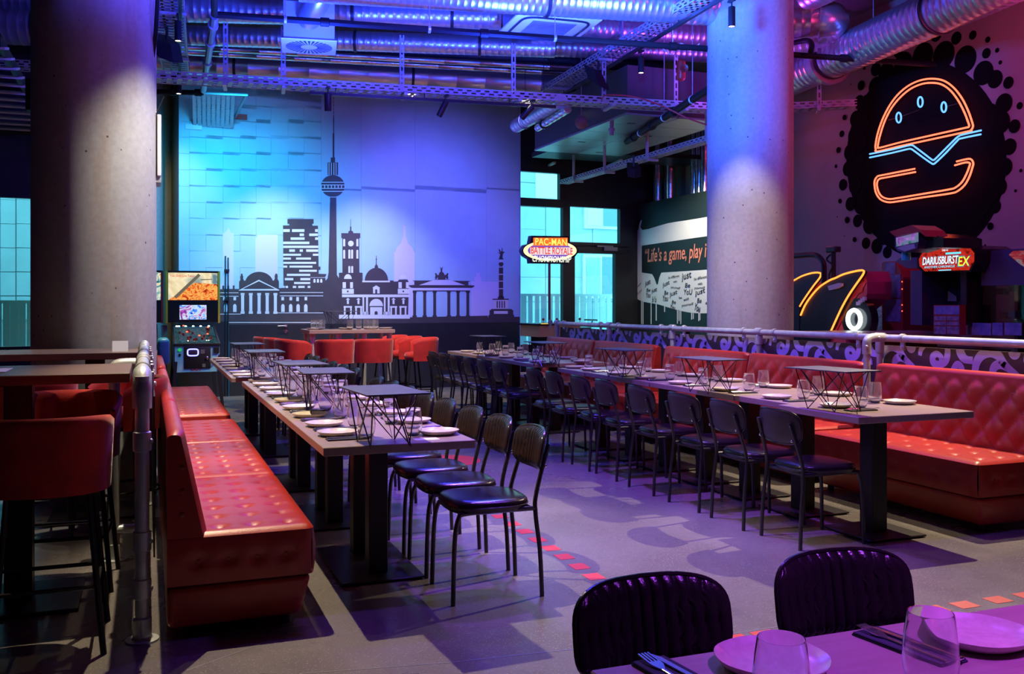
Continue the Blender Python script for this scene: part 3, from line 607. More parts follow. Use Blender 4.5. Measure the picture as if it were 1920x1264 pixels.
# ---------------------------------------------------------------- burger wall: black dot burst
def circ(mb, px, py, rpx, X, d, n=18):
    c = PX(px, py, X); D = (c-EYE).dot(Vector((S_, C_, 0))); r = rpx*D/FPX
    mb.prism([Vector((X-d, c.y+r*cos(2*pi*i/n), c.z+r*sin(2*pi*i/n))) for i in range(n)], (1, 0, 0), .003)
zb = lambda x, y: (1560+x/3.511, 120+y/3.511)
mb = MB(); pts = []
N_ = 60
for i in range(N_):
    a = 2*pi*i/N_; pts.append(PX(*(1737+150*cos(a), 300-186*sin(a)), RX-.004))
mb.prism(pts, (1, 0, 0), .003)
for x, y, r_ in [(290,35,45),(195,142,32),(290,150,66),(183,252,47),(160,362,54),(147,472,56),(120,582,54),(107,690,50),(75,795,38),(125,922,46),(170,1033,42),(103,1027,22),(225,1180,38),(298,1200,50),(365,1240,40),(95,288,13),(85,352,18),(66,460,22),(45,567,20),(27,673,12),(55,902,16),(152,1156,17),(215,28,11),(1165,123,40),(1075,100,60),(1135,260,66),(1205,410,45),(1238,275,24),(1110,385,78),(1170,545,55),(1140,678,60),(1245,702,12),(1105,808,58),(1212,835,10),(1075,937,47),(990,930,70),(1040,1000,20),(1045,1068,25),(915,1165,45),(820,1130,90),(1012,1195,8),
        (230,260,60),(205,390,62),(190,520,60),(170,640,60),(155,800,58),(190,930,60),(250,1060,60),(340,1130,62),(450,1160,60),(560,1180,60),(690,1170,70),(360,60,70),(470,0,80),(600,-50,90),(740,-60,90),(880,-30,90),(1000,60,80),(1060,480,60),(1080,740,60),(1050,860,60),(940,1000,70),(1040,330,70),(36,1007,4),(85,1133,4),(125,133,4),
        (380,-130,26),(440,-80,40),(560,-170,38),(690,-190,44),(820,-170,42),(930,-190,30),(1030,-160,20),(1090,-90,16),(1020,-70,34),(1110,-10,14),(760,-240,14),(600,-250,10)]:
    circ(mb, *zb(x, y), r_/3.511, RX, .005+.00008*(len(mb.v) % 97), 20)
obj('painted_dot_burst', mb, 'artblack', wr, world=True, smooth=0, label='black burst of dots painted around the burger')
# neon
nb = thing('neon_burger_sign', 'red and blue double-tube neon burger on the black burst', 'neon sign', tuple(PX(1740, 380, RX-.1)))
def neon(pts, m, nm, n=5, closed=False, lab=None):
    P = [PX(*zb(*p), RX-.09) for p in pts]; obj(nm, MB().tube(smoothpath(P, n, closed), .0105, 8, closed=closed), m, nb, world=True, label=lab)
bun = [(300,575),(288,560),(286,535),(300,460),(330,370),(375,280),(430,205),(500,145),(580,108),(660,97),(735,110),(800,155),(855,225),(895,305),(920,375),(928,410),(915,435),(890,445),(600,508),(450,540)]
bun2 = [(312,552),(303,545),(303,530),(318,465),(348,375),(392,290),(447,222),(515,165),(590,132),(660,124),(722,135),(780,175),(832,243),(872,320),(895,380),(903,405),(895,416),(870,422),(600,482),(450,516)]
neon(bun, 'neonred', 'neon_tube', closed=True, lab='red neon outline of the top bun'); neon(bun2, 'neonred', 'neon_tube', closed=True)
low1 = [(545,690),(330,732),(300,740),(282,765),(280,800),(290,850),(320,892),(370,910),(430,905),(600,878),(780,852),(830,835),(875,795),(905,740),(925,680),(930,655),(920,632),(895,625),(820,642)]
low2 = [(550,711),(340,750),(312,757),(298,775),(297,805),(308,845),(332,875),(375,889),(430,883),(600,855),(770,826),(815,812),(857,775),(887,720),(905,672),(908,655),(895,648),(870,650),(808,667)]
neon(low1, 'neonred', 'neon_tube', 4, lab='red neon outline of the bottom bun'); neon(low2, 'neonred', 'neon_tube', 4)
def kink(p): return [q for a in p for q in (a,)]
ch1 = [(248,593),(400,562),(505,536),(530,536),(545,545),(600,586),(655,628),(668,632),(680,625),(745,560),(810,495),(835,475),(860,465),(982,437)]
ch2 = [(248,616),(400,584),(500,560),(520,560),(535,568),(600,616),(655,654),(668,658),(682,650),(750,585),(825,505),(850,490),(980,463)]
neon(ch1, 'neonblue', 'neon_tube', 3, lab='blue neon cheese line'); neon(ch2, 'neonblue', 'neon_tube', 3)
for cx, cy in ((439, 353), (581, 250), (736, 284)):
    neon([(cx+16*cos(2*pi*i/14), cy+33*sin(2*pi*i/14)) for i in range(14)], 'neonblue', 'neon_seed', 2, True, 'blue neon sesame seed')
for x, y in ((300, 470), (500, 145), (860, 235), (600, 495), (330, 600), (660, 640), (960, 445), (300, 800), (600, 870), (880, 760), (480, 720), (439, 353), (581, 250), (736, 284)):
    p = PX(*zb(x, y), RX-.09); obj('tube_standoff', MB().tube([p, Vector((RX-.006, p.y, p.z))], .006, 6), 'brown', nb, world=True)
for a, b in (((439, 353), (581, 300)), ((736, 284), (850, 255)), ((370, 370), (439, 353))):
    obj('neon_lead', MB().tube([PX(*zb(*a), RX-.04), PX(*zb(*b), RX-.04)], .005, 6), 'brown', nb, world=True)

# ---------------------------------------------------------------- graffiti wall
XG = RX
def gpoly(mb, pts, d, th=.002): mb.prism([PX(x, y, XG-d) for x, y in pts], (1, 0, 0), th)
zg = lambda x, y: (1160+x/5.267, 380+y/5.267)
mb = MB()
BUB = [(232,270),(228,170),(205,210),(190,270),(150,310),(108,365),(112,430),(160,425),(165,600),(160,800),(130,780),(120,800),(135,880),(175,945),(250,980),(390,1005),(520,1045),(640,1075),(760,1092),(905,1090),(1100,1060),(1300,1080),(1500,1050),(1500,100),(1300,60),(1100,95),(880,140),(700,170),(480,205)]
gpoly(mb, [(v.x, v.y) for v in smoothpath([Vector((*zg(*p), 0)) for p in BUB], 3, True)], .004)
for x, y0, y1, w_ in ((225,970,1200,8),(240,975,1200,8),(320,985,1200,8),(370,990,1165,10),(453,1020,1080,9),(580,1060,1195,8),(596,1060,1170,8),(613,1065,1200,8),(720,1085,1155,8),(736,1085,1150,7),(790,1090,1170,8),(802,1090,1160,7)):
    gpoly(mb, [zg(x-w_/2, y0), zg(x+w_/2, y0), zg(x+w_/2, y1), zg(x-w_/2, y1)], .004)
obj('sprayed_bubble', mb, 'spray', gp, world=True, smooth=0, label='white sprayed speech bubble with drips')
mb = MB(); gpoly(mb, [zg(*p) for p in [(228,425),(480,388),(1500,240),(1500,600),(1200,630),(880,660),(420,690),(400,740),(385,808),(375,808),(350,740),(330,705),(228,690)]], .007)
obj('painted_black_bubble', mb, 'greenwall', gp, world=True, smooth=0)
for s, (x0, y0), (x1, y1), h, sh in (('\u201cLife\u2019s a game, play it', (1208, 500), (1329, 486), 25, .12),):
    a = PX(x0, y0, XG-.009); b = PX(x1, y1, XG-.009); D = (a-EYE).dot(Vector((S_, C_, 0)))
    text('quote_lettering', s, 'coral', gp, a, Vector((0, -1, 0)), ZU, (a.y-b.y), 33*D/FPX, sh, label='coral bold quote lettering')
def scrawl(s, x, y, wpx_, h, rot=0):
    a = PX(*zg(x, y), XG-.0085); b = PX(*zg(x+wpx_, y), XG-.0085); u = Vector((0, -cos(R(rot)), sin(R(rot)))); v = Vector((0, sin(R(rot)), cos(R(rot))))
    D = (a-EYE).dot(Vector((S_, C_, 0))); text('scrawl', s, 'marker', gp, a, u, v, a.y-b.y, h/5.267*D/FPX, .2)
for s, x, y, w_, h, r_ in (('just', 622, 790, 95, 85, 8), ('Be', 655, 840, 50, 45, 0), ('YoU', 638, 910, 85, 55, 0), ('just', 435, 850, 70, 55, 12), ('Be', 450, 910, 38, 40, 0), ('You', 430, 975, 55, 60, 0), ('just', 505, 945, 75, 55, 12), ('Be', 525, 1000, 40, 35, 0), ('You', 505, 1045, 50, 45, -10),
        ('just', 262, 840, 55, 60, 12), ('Be', 275, 880, 38, 32, 0), ('You', 268, 940, 45, 50, 0), ('just', 325, 905, 55, 50, 10), ('Be You', 330, 985, 42, 60, 0), ('just', 755, 935, 100, 60, 10), ('Be', 775, 990, 42, 45, 0), ('You', 740, 1060, 60, 75, -12),
        ('be different', 490, 755, 110, 26, 4), ('with', 540, 790, 35, 20, 0), ('yourself', 515, 850, 90, 30, -5), ('be different', 745, 770, 125, 30, 5), ('with', 780, 815, 45, 28, 0), ('yourself', 745, 860, 105, 30, 0), ('be', 595, 950, 30, 22, 0), ('with', 640, 975, 55, 28, 8), ('yourself', 622, 1035, 115, 32, 5), ('be patient', 165, 865, 65, 22, 25), ('yourself', 180, 920, 55, 18, 25), ('Be', 858, 1005, 22, 24, 0)):
    scrawl(s, x, y, w_, h, r_)
tag(obj('alarm_contact', MB().box(0, .05, -.05, .05, 0, .2, Matrix.Translation(PX(1176, 445, RX-.05))), 'white', smooth=0), 'small white box on the wall beside the middle window', 'sensor')
# foil pipes in the recess above the partition
for k, (x, r_) in enumerate(((1234, .10), (1257, .10), (1302, .07), (1311, .08), (1322, .09))):
    c = PX(x, 330, 9.15); mb = MB(); prof = []
    for i in range(14): prof += [(r_*(1+.06*((i*7+k) % 3-1)), 3.0+i*.17)]
    mb.lathe(prof, 14, (c.x, c.y, 0))
    tag(obj('lagged_pipe', mb, 'foil'), ['leftmost', 'second', 'third', 'fourth', 'rightmost'][k]+' vertical foil-wrapped pipe above the sprayed quote wall', 'pipe', 'foil pipes above the quote wall')

# floor markings
for k, (x, y) in enumerate(((2.20, 5.95), (2.20, 5.72), (2.20, 5.50), (2.195, 5.28), (2.19, 5.07), (2.185, 4.87), (2.18, 4.66), (2.17, 4.46), (2.17, 4.25), (2.17, 4.03), (2.17, 3.8))):
    obj('red_dash', MB().box(x-.045, x+.045, y-.055, y+.055, 0, .0015), 'reddash', fl, world=True, smooth=0)
for x in (2.15, 2.33, 2.48, 2.66, 2.86, 3.05, 3.24, 3.42, 3.60, 3.81, 4.0):
    obj('red_dash', MB().box(x-.055, x+.055, 3.37, 3.46, 0, .0015), 'reddash', fl, world=True, smooth=0)
p = G(835, 864); obj('red_disc', MB().lathe([(.32, 0), (.32, .0015)], 36, (p.x, p.y, 0)), 'reddash', fl, world=True, smooth=0)
for (a, b) in (((350, 1258), (560, 1182)), ((560, 1264), (840, 1243)), ((840, 1243), (1090, 1216)), ((1300, 1200), (1560, 1160))):
    pa, pb = G(*a), G(*b); obj('floor_joint', MB().bar(pa+ZU*.0005, pb+ZU*.0005, .006, .001), 'grey', fl, world=True, smooth=0)
# ================================================================ FURNITURE
TZ = .775
# ---------------------------------------------------------------- chair (faces +y, origin on the floor)
def make_chair():
    t = thing('dining_chair', 'chair', 'chair')
    # seat: rounded pad with a domed top
    def seat_mb():
        mb = MB(); w_, d_ = .205, .205; n = 36; rings = []
        def outline(k, e=3.6):
            a = 2*pi*k/n; cx, sx = cos(a), sin(a); tp = 1-.08*(-sx if sx < 0 else 0)
            return (math.copysign(abs(cx)**(2/e), cx)*w_*tp, math.copysign(abs(sx)**(2/e), sx)*d_)
        for (f, z) in ((0, .418), (.88, .416), (.975, .425), (1, .446), (.985, .466), (.93, .476), (.8, .482), (.55, .486), (.25, .4875), (0, .488)):
            rings.append([(outline(k)[0]*f, outline(k)[1]*f+.005, z) for k in range(n)])
        vs = [p for r_ in rings for p in r_]; fs = []
        for i in range(len(rings)-1):
            for k in range(n): fs.append((i*n+k, i*n+(k+1) % n, (i+1)*n+(k+1) % n, (i+1)*n+k))
        return mb.add(vs, fs)
    st = obj('seat', seat_mb(), 'hide', t, smooth=60)
    mb = MB(); pts = [Vector((.203*math.copysign(abs(cos(a))**.56, cos(a))*(1+.08*min(0, sin(a))), .203*math.copysign(abs(sin(a))**.56, sin(a))+.005, .447)) for a in [2*pi*i/36 for i in range(36)]]
    obj('piping', mb.tube(pts, .005, 5, closed=True), 'hide', st)
    # backrest, centred at z .70, leaning back
    H2, W2, zc = .100, .196, .700
    def bk(x, z, off):                       # x across, z up from centre, off forward (+y)
        y = -.225-(z+H2)*.16 + .05*(x/W2)**2*1.0 - .035
        return Vector((x, y+off, zc+z))
    def shape(x, z):                         # 1 inside .. 0 at the rounded rim (superellipse)
        return max(0, 1-(abs(x)/W2)**3.2-(abs(z)/H2)**3.0)
    ribs = 13
    def side(off0, amp, sgn, rib):
        mb = MB(); nu, nv = 130 if rib else 20, 10; vs = []; fs = []
        # polar-ish mapping: square -> superellipse
        for j in range(nv+1):
            for i in range(nu+1):
                a = -1+2*i/nu; b = -1+2*j/nv
                k = (abs(a)**3.6+abs(b)**3.6)**(1/3.6); m_ = max(abs(a), abs(b)); s_ = (m_/k) if k > 1e-6 else 1
                x, z = a*W2*s_, b*H2*s_
                e = max(0, 1-m_**5)**.5; r_ = abs(sin(pi*ribs*(x/W2+1)/2))**.45 if rib else 1
                vs.append(bk(x, z, off0+sgn*((.014 if rib else .012)*e+(.011*r_*e if rib else 0))))
        for j in range(nv):
            for i in range(nu):
                q = (j*(nu+1)+i, j*(nu+1)+i+1, (j+1)*(nu+1)+i+1, (j+1)*(nu+1)+i)
                fs.append(tuple(reversed(q)) if sgn > 0 else q)
        return mb.add(vs, fs)
    b = side(0, 0, 1, True); k = side(-.004, 0, -1, False)
    bo = obj('backrest', b, 'hide', t, smooth=50)
    obj('back_panel', k, 'hideback', t, smooth=50, label='smooth dark rear panel of the backrest')
    mb = MB(); P = []
    for i in range(48):
        a = 2*pi*i/48; x = math.copysign(abs(cos(a))**(2/3.6), cos(a))*W2; z = math.copysign(abs(sin(a))**(2/3.6), sin(a))*H2; P.append(bk(x, z, -.003))
    obj('piping', mb.tube(P, .0065, 6, closed=True), 'hide', bo)
    fr = MB()
    for s in (-1, 1):
        x = s*.165
        top = bk(x*.93, .03, -.032)
        P = smoothpath([(s*.19, -.235, 0), (s*.187, -.225, .22), (s*.18, -.205, .40), (s*.172, -.212, .50), (top.x, top.y, top.z)], 5)
        obj('rear_leg', MB().tube(P, .0115, 8), 'frame', t)
        P = smoothpath([(s*.19, .215, 0), (s*.185, .205, .30), (s*.18, .185, .405), (s*.176, .15, .425), (s*.176, .0, .428), (s*.178, -.206, .428)], 5)
        obj('front_leg', MB().tube(P, .0115, 8), 'frame', t)
        for z in (-.075, .015):
            c = bk(x*.95, z, -.030); c.x = top.x+ (x-top.x)*.2; rv = MB().lathe([(.008, -.006), (.008, .0), (.005, .003), (0, .004)], 8, c+Vector((0, -.008, 0)), (0, -1, 0))
            obj('rivet', rv, 'cutlery', t)
    fr.tube([(-.178, -.19, .425), (.178, -.19, .425), (.176, .14, .425), (-.176, .14, .425)], .009, 6, closed=True)
    obj('seat_frame', fr, 'frame', t)
    return t
chair = Proto(make_chair())
GL = 'ribbed chairs on the open side of the left long tables'; GR = 'chairs along the right long tables'
LY = [4.45, 4.93, 5.40, 5.90, 6.38, 6.88, 7.40, 7.88]
for i, y in enumerate(LY):
    chair.put((1.565+random.uniform(-.012, .012), y, 0), pi/2+random.uniform(-.03, .03), ORD[i]+' black ribbed chair from the near end, right side of the left long table', GL)
for i, y in enumerate([9.05, 9.6, 10.2, 10.75, 11.3, 11.85]):
    chair.put((1.60, y, 0), pi/2+random.uniform(-.05, .05), ORD[i]+' ribbed chair from the near end at the far-left table', GL)
for i, y in enumerate([4.69, 5.21, 5.76, 6.36, 6.97, 7.45, 7.98, 8.50]):
    chair.put((3.735+random.uniform(-.015, .015), y, 0), -pi/2+random.uniform(-.04, .04), ORD[i]+' back-turned black chair from the near end, near right table row', GR)
for i, y in enumerate([9.5, 10.0, 10.5, 11.02, 11.5, 11.98]):
    chair.put((3.745, y, 0), -pi/2+random.uniform(-.04, .04), ORD[i]+' back-turned black chair from the near end, far right table row', GR)
chair.put((1.055, 1.62, 0), pi+.02, 'large foreground ribbed chair at left, behind the front table', 'foreground ribbed chairs')
chair.put((1.59, 1.65, 0), pi-.04, 'foreground ribbed chair at right, behind the front table', 'foreground ribbed chairs')

# ---------------------------------------------------------------- tables
def table(name, x0, x1, y0, y1, z, label, posts, group=None, th=.04, mtop='table', plate=(.43, .43), post=.10):
    """posts: list of (x, y) ; all posts share one base plate around their middle"""
    cx, cy = (x0+x1)/2, (y0+y1)/2
    t = thing(name, label, 'table', (cx, cy, 0), 0, group)
    obj('tabletop', MB().rbox(x0, x1, y0, y1, z-th, z, .003, 1), mtop, t, world=True)
    px = sum(p[0] for p in posts)/len(posts); py = sum(p[1] for p in posts)/len(posts)
    obj('base_plate', MB().rbox(px-plate[0]/2, px+plate[0]/2, py-plate[1]/2, py+plate[1]/2, .006, .018, .003, 1), 'black', t, world=True)
    for (a, b) in posts:
        obj('pedestal', MB().rbox(a-post/2, a+post/2, b-post/2, b+post/2, .018, z-th-.006, .004, 1), 'black', t, world=True)
    mb = MB(); mb.box(px-.05, px+.05, max(y0+.08, py-.3), min(y1-.08, py+.3), z-th-.012, z-th)
    mb.box(px-.25, px+.25, py-.03, py+.03, z-th-.010, z-th); obj('bracket', mb, 'black', t, world=True)
    f = MB()
    for sx in (-1, 1):
        for sy in (-1, 1): f.lathe([(.018, 0), (.018, .006)], 8, (px+sx*(plate[0]/2-.03), py+sy*(plate[1]/2-.03), 0))
    obj('glide', f, 'black', t, world=True)
    return t
LX0, LX1 = .737, 1.455
lp = [(4.27, 5.60), (5.602, 7.05), (7.052, 8.20)]
for i, (a, b) in enumerate(lp):
    c = (a+b)/2+(.18 if i == 0 else 0)
    table('dining_table', LX0, LX1, a, b, TZ, ['nearest', 'middle', 'farthest'][i]+' of the three joined tables beside the left red bench', [(1.125, c-.2), (1.125, c+.2)], 'left long table', plate=(.43, .76), post=.10)
for i, (a, b) in enumerate(((8.59, 10.1), (10.102, 11.7))):
    table('dining_table', .685, 1.46, a, b, TZ, ['nearer', 'farther'][i]+' table of the pair in front of the pinball machine', [(1.08, (a+b)/2-.2), (1.08, (a+b)/2+.2)], 'far left long table', plate=(.43, .76))
rp = [4.33, 5.068, 5.69, 6.30, 6.90, 7.50, 8.14, 8.77]
for i in range(7):
    x0, x1 = (3.775, 4.64) if i == 0 else (3.86+.01*(i % 2), 4.63)
    c = (rp[i]+rp[i+1])/2
    table('dining_table', x0, x1, rp[i]+.001, rp[i+1]-.001, TZ, ('nearest' if i == 0 else ORD[i]+' from the near end')+' of seven square tables joined along the right bench', [(4.21, c)], 'near right long table', post=.115)
for i in range(5):
    a = 9.42+i*.62; table('dining_table', 3.86, 4.74, a+.001, a+.619, TZ, ORD[i]+' square table from the near end of the far right row', [(4.25, a+.31)], 'far right long table', post=.11)
ft = table('dining_table', .728, 2.9, .78, 1.512, TZ, 'foreground table with purple light on its wood, bottom right of view', [(2.2, 1.1)], None, mtop='tablefg')

# ---------------------------------------------------------------- tableware
def make_plate():
    prof = [(0, .006), (.060, .006), (.075, .009), (.090, .016), (.0985, .0225), (.1005, .0235), (.101, .022), (.093, .012), (.078, .003), (.06, 0), (0, 0)]
    mb = MB(); seg = 40; vs = []
    for r_, z in prof:
        for j in range(seg):
            a = 2*pi*j/seg; w_ = 1+.012*sin(3*a+.5)+.008*sin(7*a)
            vs.append((r_*w_*cos(a), r_*w_*sin(a), z))
    fs = [(i*seg+j, (i+1)*seg+j, (i+1)*seg+(j+1) % seg, i*seg+(j+1) % seg) for i in range(len(prof)-1) for j in range(seg)]
    fs = [tuple(reversed(f)) for f in fs]
    mb.add(vs, fs); o = obj('plate', mb, 'ceramic', smooth=60); o.location = (0, 0, 0); return tag(o, 'plate', 'plate')
def make_glass():
    out = [(0, 0), (.024, 0), (.030, .003), (.038, .020), (.0435, .040), (.0445, .055), (.0435, .080), (.0405, .108), (.0370, .132), (.0362, .1345)]
    inn = [(.0354, .1345), (.0392, .107), (.0423, .080), (.0433, .055), (.0422, .041), (.0365, .022), (.028, .010), (.015, .0085), (0, .008)]
    o = obj('tumbler', MB().lathe(out+inn, 24), 'glass', smooth=60); o.location = (0, 0, 0); return tag(o, 'tumbler', 'glass')
def make_napkin():
    mb = MB().rbox(-.10, .10, -.037, .037, 0, .004, .0015, 1).rbox(-.098, .098, -.036, .034, .004, .0075, .0015, 1)
    o = obj('napkin', mb, 'napkin'); o.location = (0, 0, 0); return tag(o, 'napkin', 'napkin')
def flat(pts, z0, z1):
    return [(x, y, z) for x, y in pts for z in (z0, z1)]
def make_knife():
    mb = MB().rbox(-.10, -.01, -.0055, .0055, 0, .006, .002, 1)
    mb.prism([(-.01, -.004, .002), (.085, -.008, .002), (.105, -.002, .002), (.108, .004, .002), (-.01, .005, .002)], (0, 0, 1), .002)
    o = obj('knife', mb, 'cutlery'); o.location = (0, 0, 0); return tag(o, 'knife', 'cutlery')
def make_fork():
    mb = MB().rbox(-.10, .0, -.005, .005, 0, .004, .0015, 1).rbox(0, .04, -.0035, .0035, .0005, .0035, .001, 1)
    mb.prism([(.04, -.004, .001), (.055, -.011, .003), (.07, -.012, .004), (.07, .012, .004), (.055, .011, .003), (.04, .004, .001)], (0, 0, 1), .002)
    for k in range(4): y = -.0105+.007*k; mb.bar((.069, y, .005), (.105, y*.9, .008), .0032, .002)
    o = obj('fork', mb, 'cutlery'); o.location = (0, 0, 0); return tag(o, 'fork', 'cutlery')
PR = {}
for nm, fn in (('plate', make_plate), ('tumbler', make_glass), ('napkin', make_napkin), ('knife', make_knife), ('fork', make_fork)):
    PR[nm] = Proto(fn())
PR['plate'].root.location = (0, 0, -3)
def setting(n, px, py, sx, where, grp, z=TZ, gx=None, gy=None, cut=True, ny=-.2, rot=0):
    """plate at px,py; diner on the -sx side; napkin to the near side; glass ahead"""
    o_ = ORD[n]
    PR['plate'].put((px, py, z), random.uniform(0, 6), o_+' plate from the near end, '+where, 'plates on the '+grp)
    a = rot+random.uniform(-.08, .08)
    if cut:
        nx, nyy = px+sx*.02, py+ny
        PR['napkin'].put((nx, nyy, z), a, o_+' dark napkin from the near end, '+where, 'napkins on the '+grp)
        f = pi if sx < 0 else 0
        PR['knife'].put((nx+sx*.005, nyy+.012, z+.0078), a+f+.10, 'knife on the '+o_+' napkin from the near end, '+where, 'knives on the '+grp)
        PR['fork'].put((nx+sx*.02, nyy-.014, z+.0078), a+f-.08, 'fork on the '+o_+' napkin from the near end, '+where, 'forks on the '+grp)
    if gx is not None:
        PR['tumbler'].put((gx, gy, z), 0, o_+' empty tumbler from the near end, '+where, 'tumblers on the '+grp)
W1 = 'left long table, bench side'
for i, y in enumerate([4.66, 5.03, 5.47, 5.90, 6.35, 6.78, 7.25, 7.66, 8.05]):
    setting(i, .87, y, 1, W1, 'left long table', gx=1.0+random.uniform(-.02, .02), gy=y-.12, ny=-.17 if i != 0 else -.16)
W2 = 'left long table, chair side'
for i, y in enumerate([4.52, 5.0, 5.42, 5.9, 6.36, 6.85, 7.3, 7.8]):
    setting(i, 1.345, y, -1, W2, 'left long table', gx=1.21+random.uniform(-.02, .02), gy=y+.0, ny=.19 if i == 0 else .22)
for i, y in enumerate([8.72, 9.1, 9.58, 10.05, 10.5, 11.0, 11.45]):
    setting(i, .80, y, 1, 'far-left table, bench side', 'far left table', gx=.95, gy=y-.05, cut=i < 5, ny=-.16)
for i, y in enumerate([8.85, 9.4, 9.95, 10.5, 11.05]):
    setting(i, 1.34, y, -1, 'far-left table, chair side', 'far left table', gx=1.2, gy=y, cut=False)
for i, (y, gy) in enumerate(((4.80, 4.72), (5.39, 5.27), (6.01, 5.89), (6.64, 6.51), (7.22, 7.02), (7.73, 7.53), (8.29, 8.1), (8.66, 8.6))):
    setting(i, 4.005, y, 1, 'near right row, chair side', 'near right table row', gx=4.13, gy=gy, ny=-.2, cut=i < 7)
for i, (y, gy) in enumerate(((4.82, 4.93), (5.41, 5.49), (6.07, 6.13), (6.70, 6.75), (7.3, 7.35), (7.88, 7.95), (8.4, 8.45))):
    setting(i, 4.53, y, -1, 'near right row, bench side', 'near right table row', gx=4.43, gy=gy, ny=.2, cut=i < 5)
for i in range(6):
    y = 9.62+i*.49; setting(i, 4.0, y, 1, 'far right row, chair side', 'far right table row', gx=4.13, gy=y-.12, cut=i < 2)
for i in range(6):
    y = 9.68+i*.49; setting(i, 4.6, y, -1, 'far right row, bench side', 'far right table row', gx=4.47, gy=y+.02, cut=False)
PR['plate'].put((4.46, 9.46, TZ), 0, 'lone plate at the near right corner of the far right table row', 'plates on the far right table row')
# foreground table
p1 = G(1450, 1243, TZ+.01); p2 = G(1832, 1192, TZ+.01)
PR['plate'].put((p1.x, p1.y, TZ), .3, 'sand rimmed speckled plate at bottom centre of the foreground table', 'foreground plates')
PR['plate'].put((p2.x, p2.y, TZ), 1.3, 'speckled plate at right edge of the foreground table', 'foreground plates')
c1 = PD(1465, 1195, 1.452); c2 = PD(1745, 1147, 1.573)
PR['tumbler'].put((c1.x, c1.y, TZ), 0, 'large foreground tumbler at bottom centre, in front of the plate', 'foreground tumblers')
PR['tumbler'].put((c2.x, c2.y, TZ), 0, 'large foreground tumbler at right, before the napkin', 'foreground tumblers')
for (a, b, w_) in (((1228, 1240), (1335, 1300), 'at left of the foreground plate'), ((1622, 1178), (1790, 1240), 'between the two foreground plates')):
    A = G(*a, TZ+.008); B = G(*b, TZ+.008); c = (A+B)/2; an = atan2(B.y-A.y, B.x-A.x)
    PR['napkin'].put((c.x, c.y, TZ), an, 'dark folded napkin '+w_, 'foreground napkins')
    pv = Vector((-sin(an), cos(an), 0))
    q = c+pv*.013; PR['knife'].put((q.x, q.y, TZ+.0078), an+.04+pi, 'steel knife on the napkin '+w_, 'foreground knives')
    q = c-pv*.014; PR['fork'].put((q.x, q.y, TZ+.0078), an-.05+pi, 'steel fork on the napkin '+w_, 'foreground forks')
tag(obj('coaster', MB().rbox(1.18, 1.30, 4.33, 4.40, TZ, TZ+.002, .0008, 1), 'paper'), 'small printed card near the front edge of the left long table', 'card')

# ---------------------------------------------------------------- slate stands
def make_stand():
    t = thing('serving_stand', 'stand', 'stand'); Hh = .245
    mb = MB(); n = 60; P = []
    L_, W_ = .25, .145
    for i in range(n):
        a = i/n*4; s_ = int(a); f = a-s_; c = [(-1, -1), (1, -1), (1, 1), (-1, 1)]; p = Vector(c[s_]).lerp(Vector(c[(s_+1) % 4]), f)
        P.append((p.x*L_+random.uniform(-.002, .002), p.y*W_+random.uniform(-.002, .002), Hh))
    mb.prism(P, (0, 0, 1), .007); obj('slate_slab', mb, 'slate', t, smooth=0, label='riven dark slate slab')
    def wire(y, s):
        zt, zb_ = Hh-.003, .004
        return [(-.21, y, zt), (.10, y*1.15, zb_), (.20, y, zt), (.12, y*1.15, zb_), (-.12, y*.6, zt), (-.20, y*1.15, zb_), (.0, y*.5, zt), (.20, y*1.15, zb_)]
    zt = Hh-.002
    for s in (-1, 1):
        obj('wire_frame', MB().tube([(-.17, s*.11, zt), (.11, s*.09, .004), (.19, s*.11, zt)], .0036, 6), 'frame', t)
        obj('wire_frame', MB().tube([(.17, s*.09, zt), (-.11, s*.09, .004), (-.19, s*.10, zt)], .0036, 6), 'frame', t)
        obj('wire_frame', MB().tube([(s*.15, .11, zt), (s*.14, -.09, .004), (s*.12, -.02, zt)], .0036, 6), 'frame', t)
    return t
stand = Proto(make_stand())
def put_stand(pix, where, rz, z=TZ, x=None, grp='slate serving stands'):
    p = G(*pix, z+.25); stand.put((p.x if x is None else x, p.y, z), rz, 'slate slab on wire stand, '+where, grp)
for i, (pix, wh) in enumerate((((718, 731), 'nearest on the left long table'), ((608, 695), 'middle of the left long table'), ((562, 680), 'third from the near end on the left long table'), ((495, 658), 'near end of the far-left table'), ((463, 644), 'far end of the far-left table'))):
    put_stand(pix, wh, pi/2+[.06, -.05, .05, .0, .04][i])
for i, (pix, wh) in enumerate((((1560, 692), 'nearest on the right tables, before the pink-lit bench'), ((1330, 672), 'second from the near end on the near right row'), ((1170, 655), 'third from the near end on the near right row'), ((1024, 642), 'near end of the far right row'), ((915, 630), 'far end of the far right row'))):
    put_stand(pix, wh, pi/2+[.1, .05, .08, .0, .05][i])

